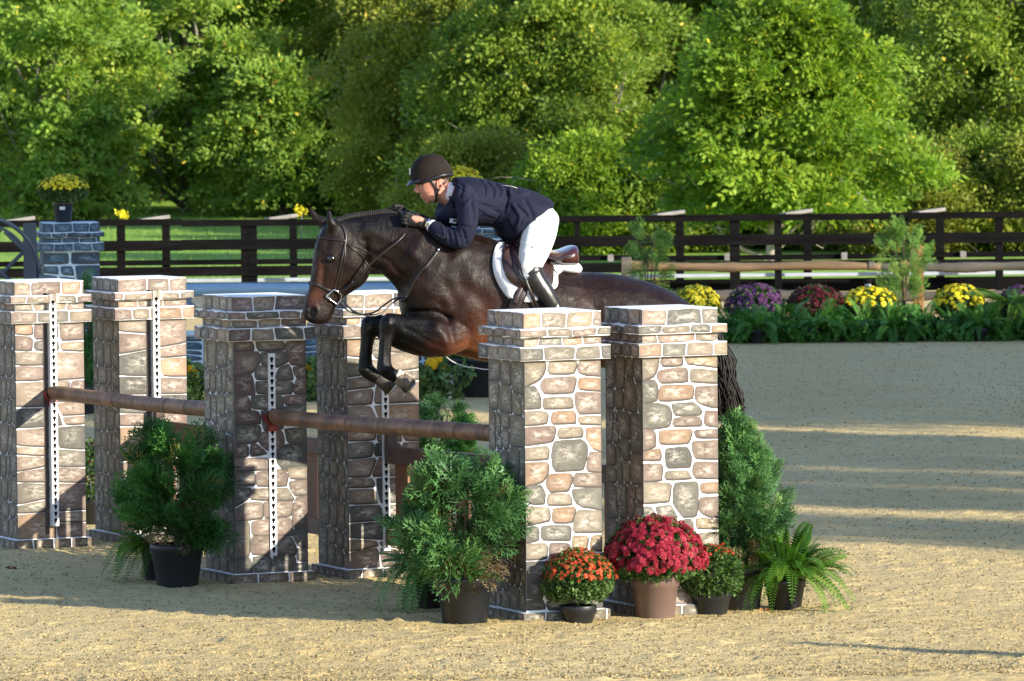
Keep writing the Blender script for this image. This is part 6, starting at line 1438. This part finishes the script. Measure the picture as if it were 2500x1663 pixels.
mm = MB(); P = [onj(a, b, .003)[0] for a, b in ((508, 320), (505, 380), (515, 430), (530, 490), (545, 545))]; mm.tube(smoothpath(P, 3), .012, 6, flat=(NS, .5)); mm.go('lapel', NAVY, jk, True, world=True)
# shirt collar and cuffs, red tie hint
mm = MB(); loft([(*z2(492, 338), *z2(458, 492), .066, 0), (*z2(512, 330), *z2(484, 502), .074, 0), (*z2(540, 335), *z2(530, 525), .085, 0)], m=mm, sub=3); mm.go('shirt_collar', SHIRT, MAN, True, world=True)
mm = MB(); limb([(1058, 554, .167, .040), (1050, 550, .158, .0385)], mm, 16, sub=2); limb([(1014, 533, -.122, .038), (1007, 530, -.115, .0365)], mm, 16, sub=2); mm.go('shirt_cuff', SHIRT, MAN, True, world=True)
mm = MB(); W0 = hp(1047, 548, .155); W1 = hp(1041, 545, .15); mm.tube([W0, W0.lerp(W1, .5), W1], [.0335, .0345, .0335], 16)
q = W0.lerp(W1, .5) + NS * .032 + Vector((0, 0, .008)); mm.tube([q - NS * .004, q + NS * .008], [.018, .017], 14); mm.go('wristwatch', SIL, MAN, True, world=True)
mm = MB(); q, nn = onj(545, 648, .012); Rt = Matrix.Rotation(HA, 3, 'Z') @ Matrix.Rotation(math.radians(12), 3, 'Y'); mm.box(q, (.042, .006, .028), R=Rt, bev=.002); mm.go('number_tag', LABELM, jk, world=True)
mm = MB(); mm.box(q + NS * .006 + Vector((.008, 0, .002)), (.018, .003, .011), R=Rt); mm.go('tag_mark', HOLE, jk, world=True)
mm = MB(); P = [onj(a, b, .004)[0] for a, b in ((965, 338), (1010, 345), (1060, 356), (1095, 362))]; mm.tube(P, .0014, 5); mm.go('number_card_edge', pbr('cream_card', (.7, .66, .45)), jk, True, world=True)
# ---- breeches
m = MB()
loft([(1262, 485, 1225, 560, .13, 0), (1300, 478, 1258, 585, .165, 0), (1328, 487, 1288, 590, .178, 0), (1346, 507, 1318, 575, .165, 0), (1352, 530, 1338, 560, .10, 0)], m=m)
for s in (1, -1):
    limb([(1322, 530, s * .09, .112), (1316, 570, s * .16, .108), (1305, 610, s * .235, .097), (1296, 640, s * .275, .082), (1294, 664, s * .287, .070), (1298, 682, s * .29, .062)], m)
V, Ff, Nn = fuse(m, .008, 4)
V = sculpt(V, Nn, [([(1345, 555), (1320, 575)], .008, -.005, .05), ([(1335, 580), (1312, 600)], .007, -.003, .05), ([(1300, 655), (1285, 668)], .008, -.004, .1), ([(1278, 620), (1270, 650)], .009, .004, .1), ([(1268, 600), (1300, 590), (1335, 598)], .006, -.004, .1), ([(1272, 612), (1310, 604)], .006, .003, .1), ([(1275, 670), (1300, 660)], .005, -.005, .1), ([(1290, 520), (1330, 560)], .007, -.004, .05), ([(1310, 645), (1294, 652)], .006, -.003, .1)], .25)
mk('breeches', V, Ff, BRCH, MAN, True, world=True); BT = BVHTree.FromPolygons([Vector(p) for p in V], Ff)
q, nn = onsurf(BT, *z2(1218, 887), .0015)
br = [c for c in MAN.children if c.name.startswith('breeches')][0]
mm = MB(); mm.add([q + Vector((0, 0, .014)) + HD * .0, q + HD * .009 - Vector((0, 0, .010)), q - HD * .001 - Vector((0, 0, .003)), q - HD * .007 - Vector((0, 0, .012))], [(0, 1, 2, 3)]); mm.go('small_logo', HTRM, br, world=True)
# ---- boots
for s in (1, -1):
    m = MB()
    limb([(1296, 655, s * .288, .070), (1303, 676, s * .29, .071), (1313, 692, s * .295, .069), (1332, 719, s * .30, .063), (1350, 747, s * .30, .051), (1367, 772, s * .30, .045)], m)
    limb([(1367, 772, s * .30, .047), (1352, 790, s * .31, .044), (1325, 799, s * .32, .038), (1305, 800, s * .33, .027)], m)
    limb([(1375, 778, s * .30, .034), (1380, 792, s * .30, .030)], m, 10)
    V, Ff, Nn = fuse(m, .0075, 3)
    V = sculpt(V, Nn, [([(1355, 745), (1340, 758)], .008, -.004, .1), ([(1362, 755), (1346, 768)], .007, -.004, .1)], .3)
    mk('boot', V, Ff, LEB, MAN, True, world=True); bo = [c for c in MAN.children if c.name.startswith('boot')][-1]
    mm = MB(); mm.tube(smoothpath([hp(1288, 684, s * (.36)), hp(1300, 672, s * .362), hp(1315, 662, s * .355)], 3), .008, 6); mm.go('boot_strap', LEB, bo, True, world=True)
# ---- gloves
for (wr, kn, t, s) in ((NH[0], NH[1], NH[2], 1), (FH[0], FH[1], FH[2], -1)):
    m = MB(); hand(m, wr, kn, t, s, 1.08)
    wx, wy = wr; kx, ky = kn; limb([(wx - 1, wy - 1, t, .033), (wx * .75 + kx * .25, wy * .75 + ky * .25, t, .036), (wx * .5 + kx * .5, wy * .5 + ky * .5, t, .034)], m, 12)
    V, Ff, Nn = fuse(m, .0034, 2); V = V + Nn * .0012
    mk('glove', V, Ff, GLV, MAN, True, world=True)
# stirrup irons hang from the saddle
for s in (1, -1):
    c = hp(1322, 806, s * .325); mm = MB(); P = [c + NS * (.055 * math.cos(a)) + Vector((0, 0, .07 * math.sin(a) + .01)) for a in [math.radians(-40 + k * 26) for k in range(11)]]; mm.tube(P, .006, 6)
    mm.box(c - Vector((0, 0, .05)), (.03, .11, .01), R=Matrix.Rotation(HA, 3, 'Z')); mm.go('stirrup', SIL, SDL, True, world=True)
    mm = MB(); mm.tube([hp(1255, 615, s * .31), hp(1290, 700, s * .335), c + Vector((0, 0, .08))], .012, 6, flat=(NS, .25)); mm.go('stirrup_leather', LEA, SDL, True, world=True)
# ------------------------------------------------------------------ small things on the ground
LEAFB = leafmat('fallen_leaf', [(0, (0.20, 0.07, 0.02)), (1, (0.45, 0.2, 0.06))], transl=.1)
def litter(x, y, s, v, label, a=0.3, mat=None, name='fallen_leaf'):
    p = G(x, y); t = MB(); c = Vector((0, 0, .004)); P = [c + Vector((0, 0, .01))]
    for k in range(10):
        r = s * (1 if k % 2 == 0 else .45); P.append(c + Vector((r * math.cos(a + k * .628), r * .7 * math.sin(a + k * .628), .012 * ((k * 7) % 3))))
    t.add(P, [(0, 1 + k, 1 + (k + 1) % 10) for k in range(10)]); o = t.go(name, mat or LEAFB, var=[v] * len(P)); o.location = p
    return tag(o, label, 'leaf')
litter(30, 1392, .055, .0, 'dark curled fallen leaf on the shaded sand at the left edge')
litter(1868, 1494, .07, .9, 'orange brown fallen leaf between the tall cypress pot and the fern pot')
litter(148, 1572, .05, .5, 'green fallen leaf on the sunlit sand at the lower left', mat=FERN)
litter(1598, 1523, .02, .5, 'tiny green weed sprig in front of the taupe pot', mat=FERN, name='weed_sprig')
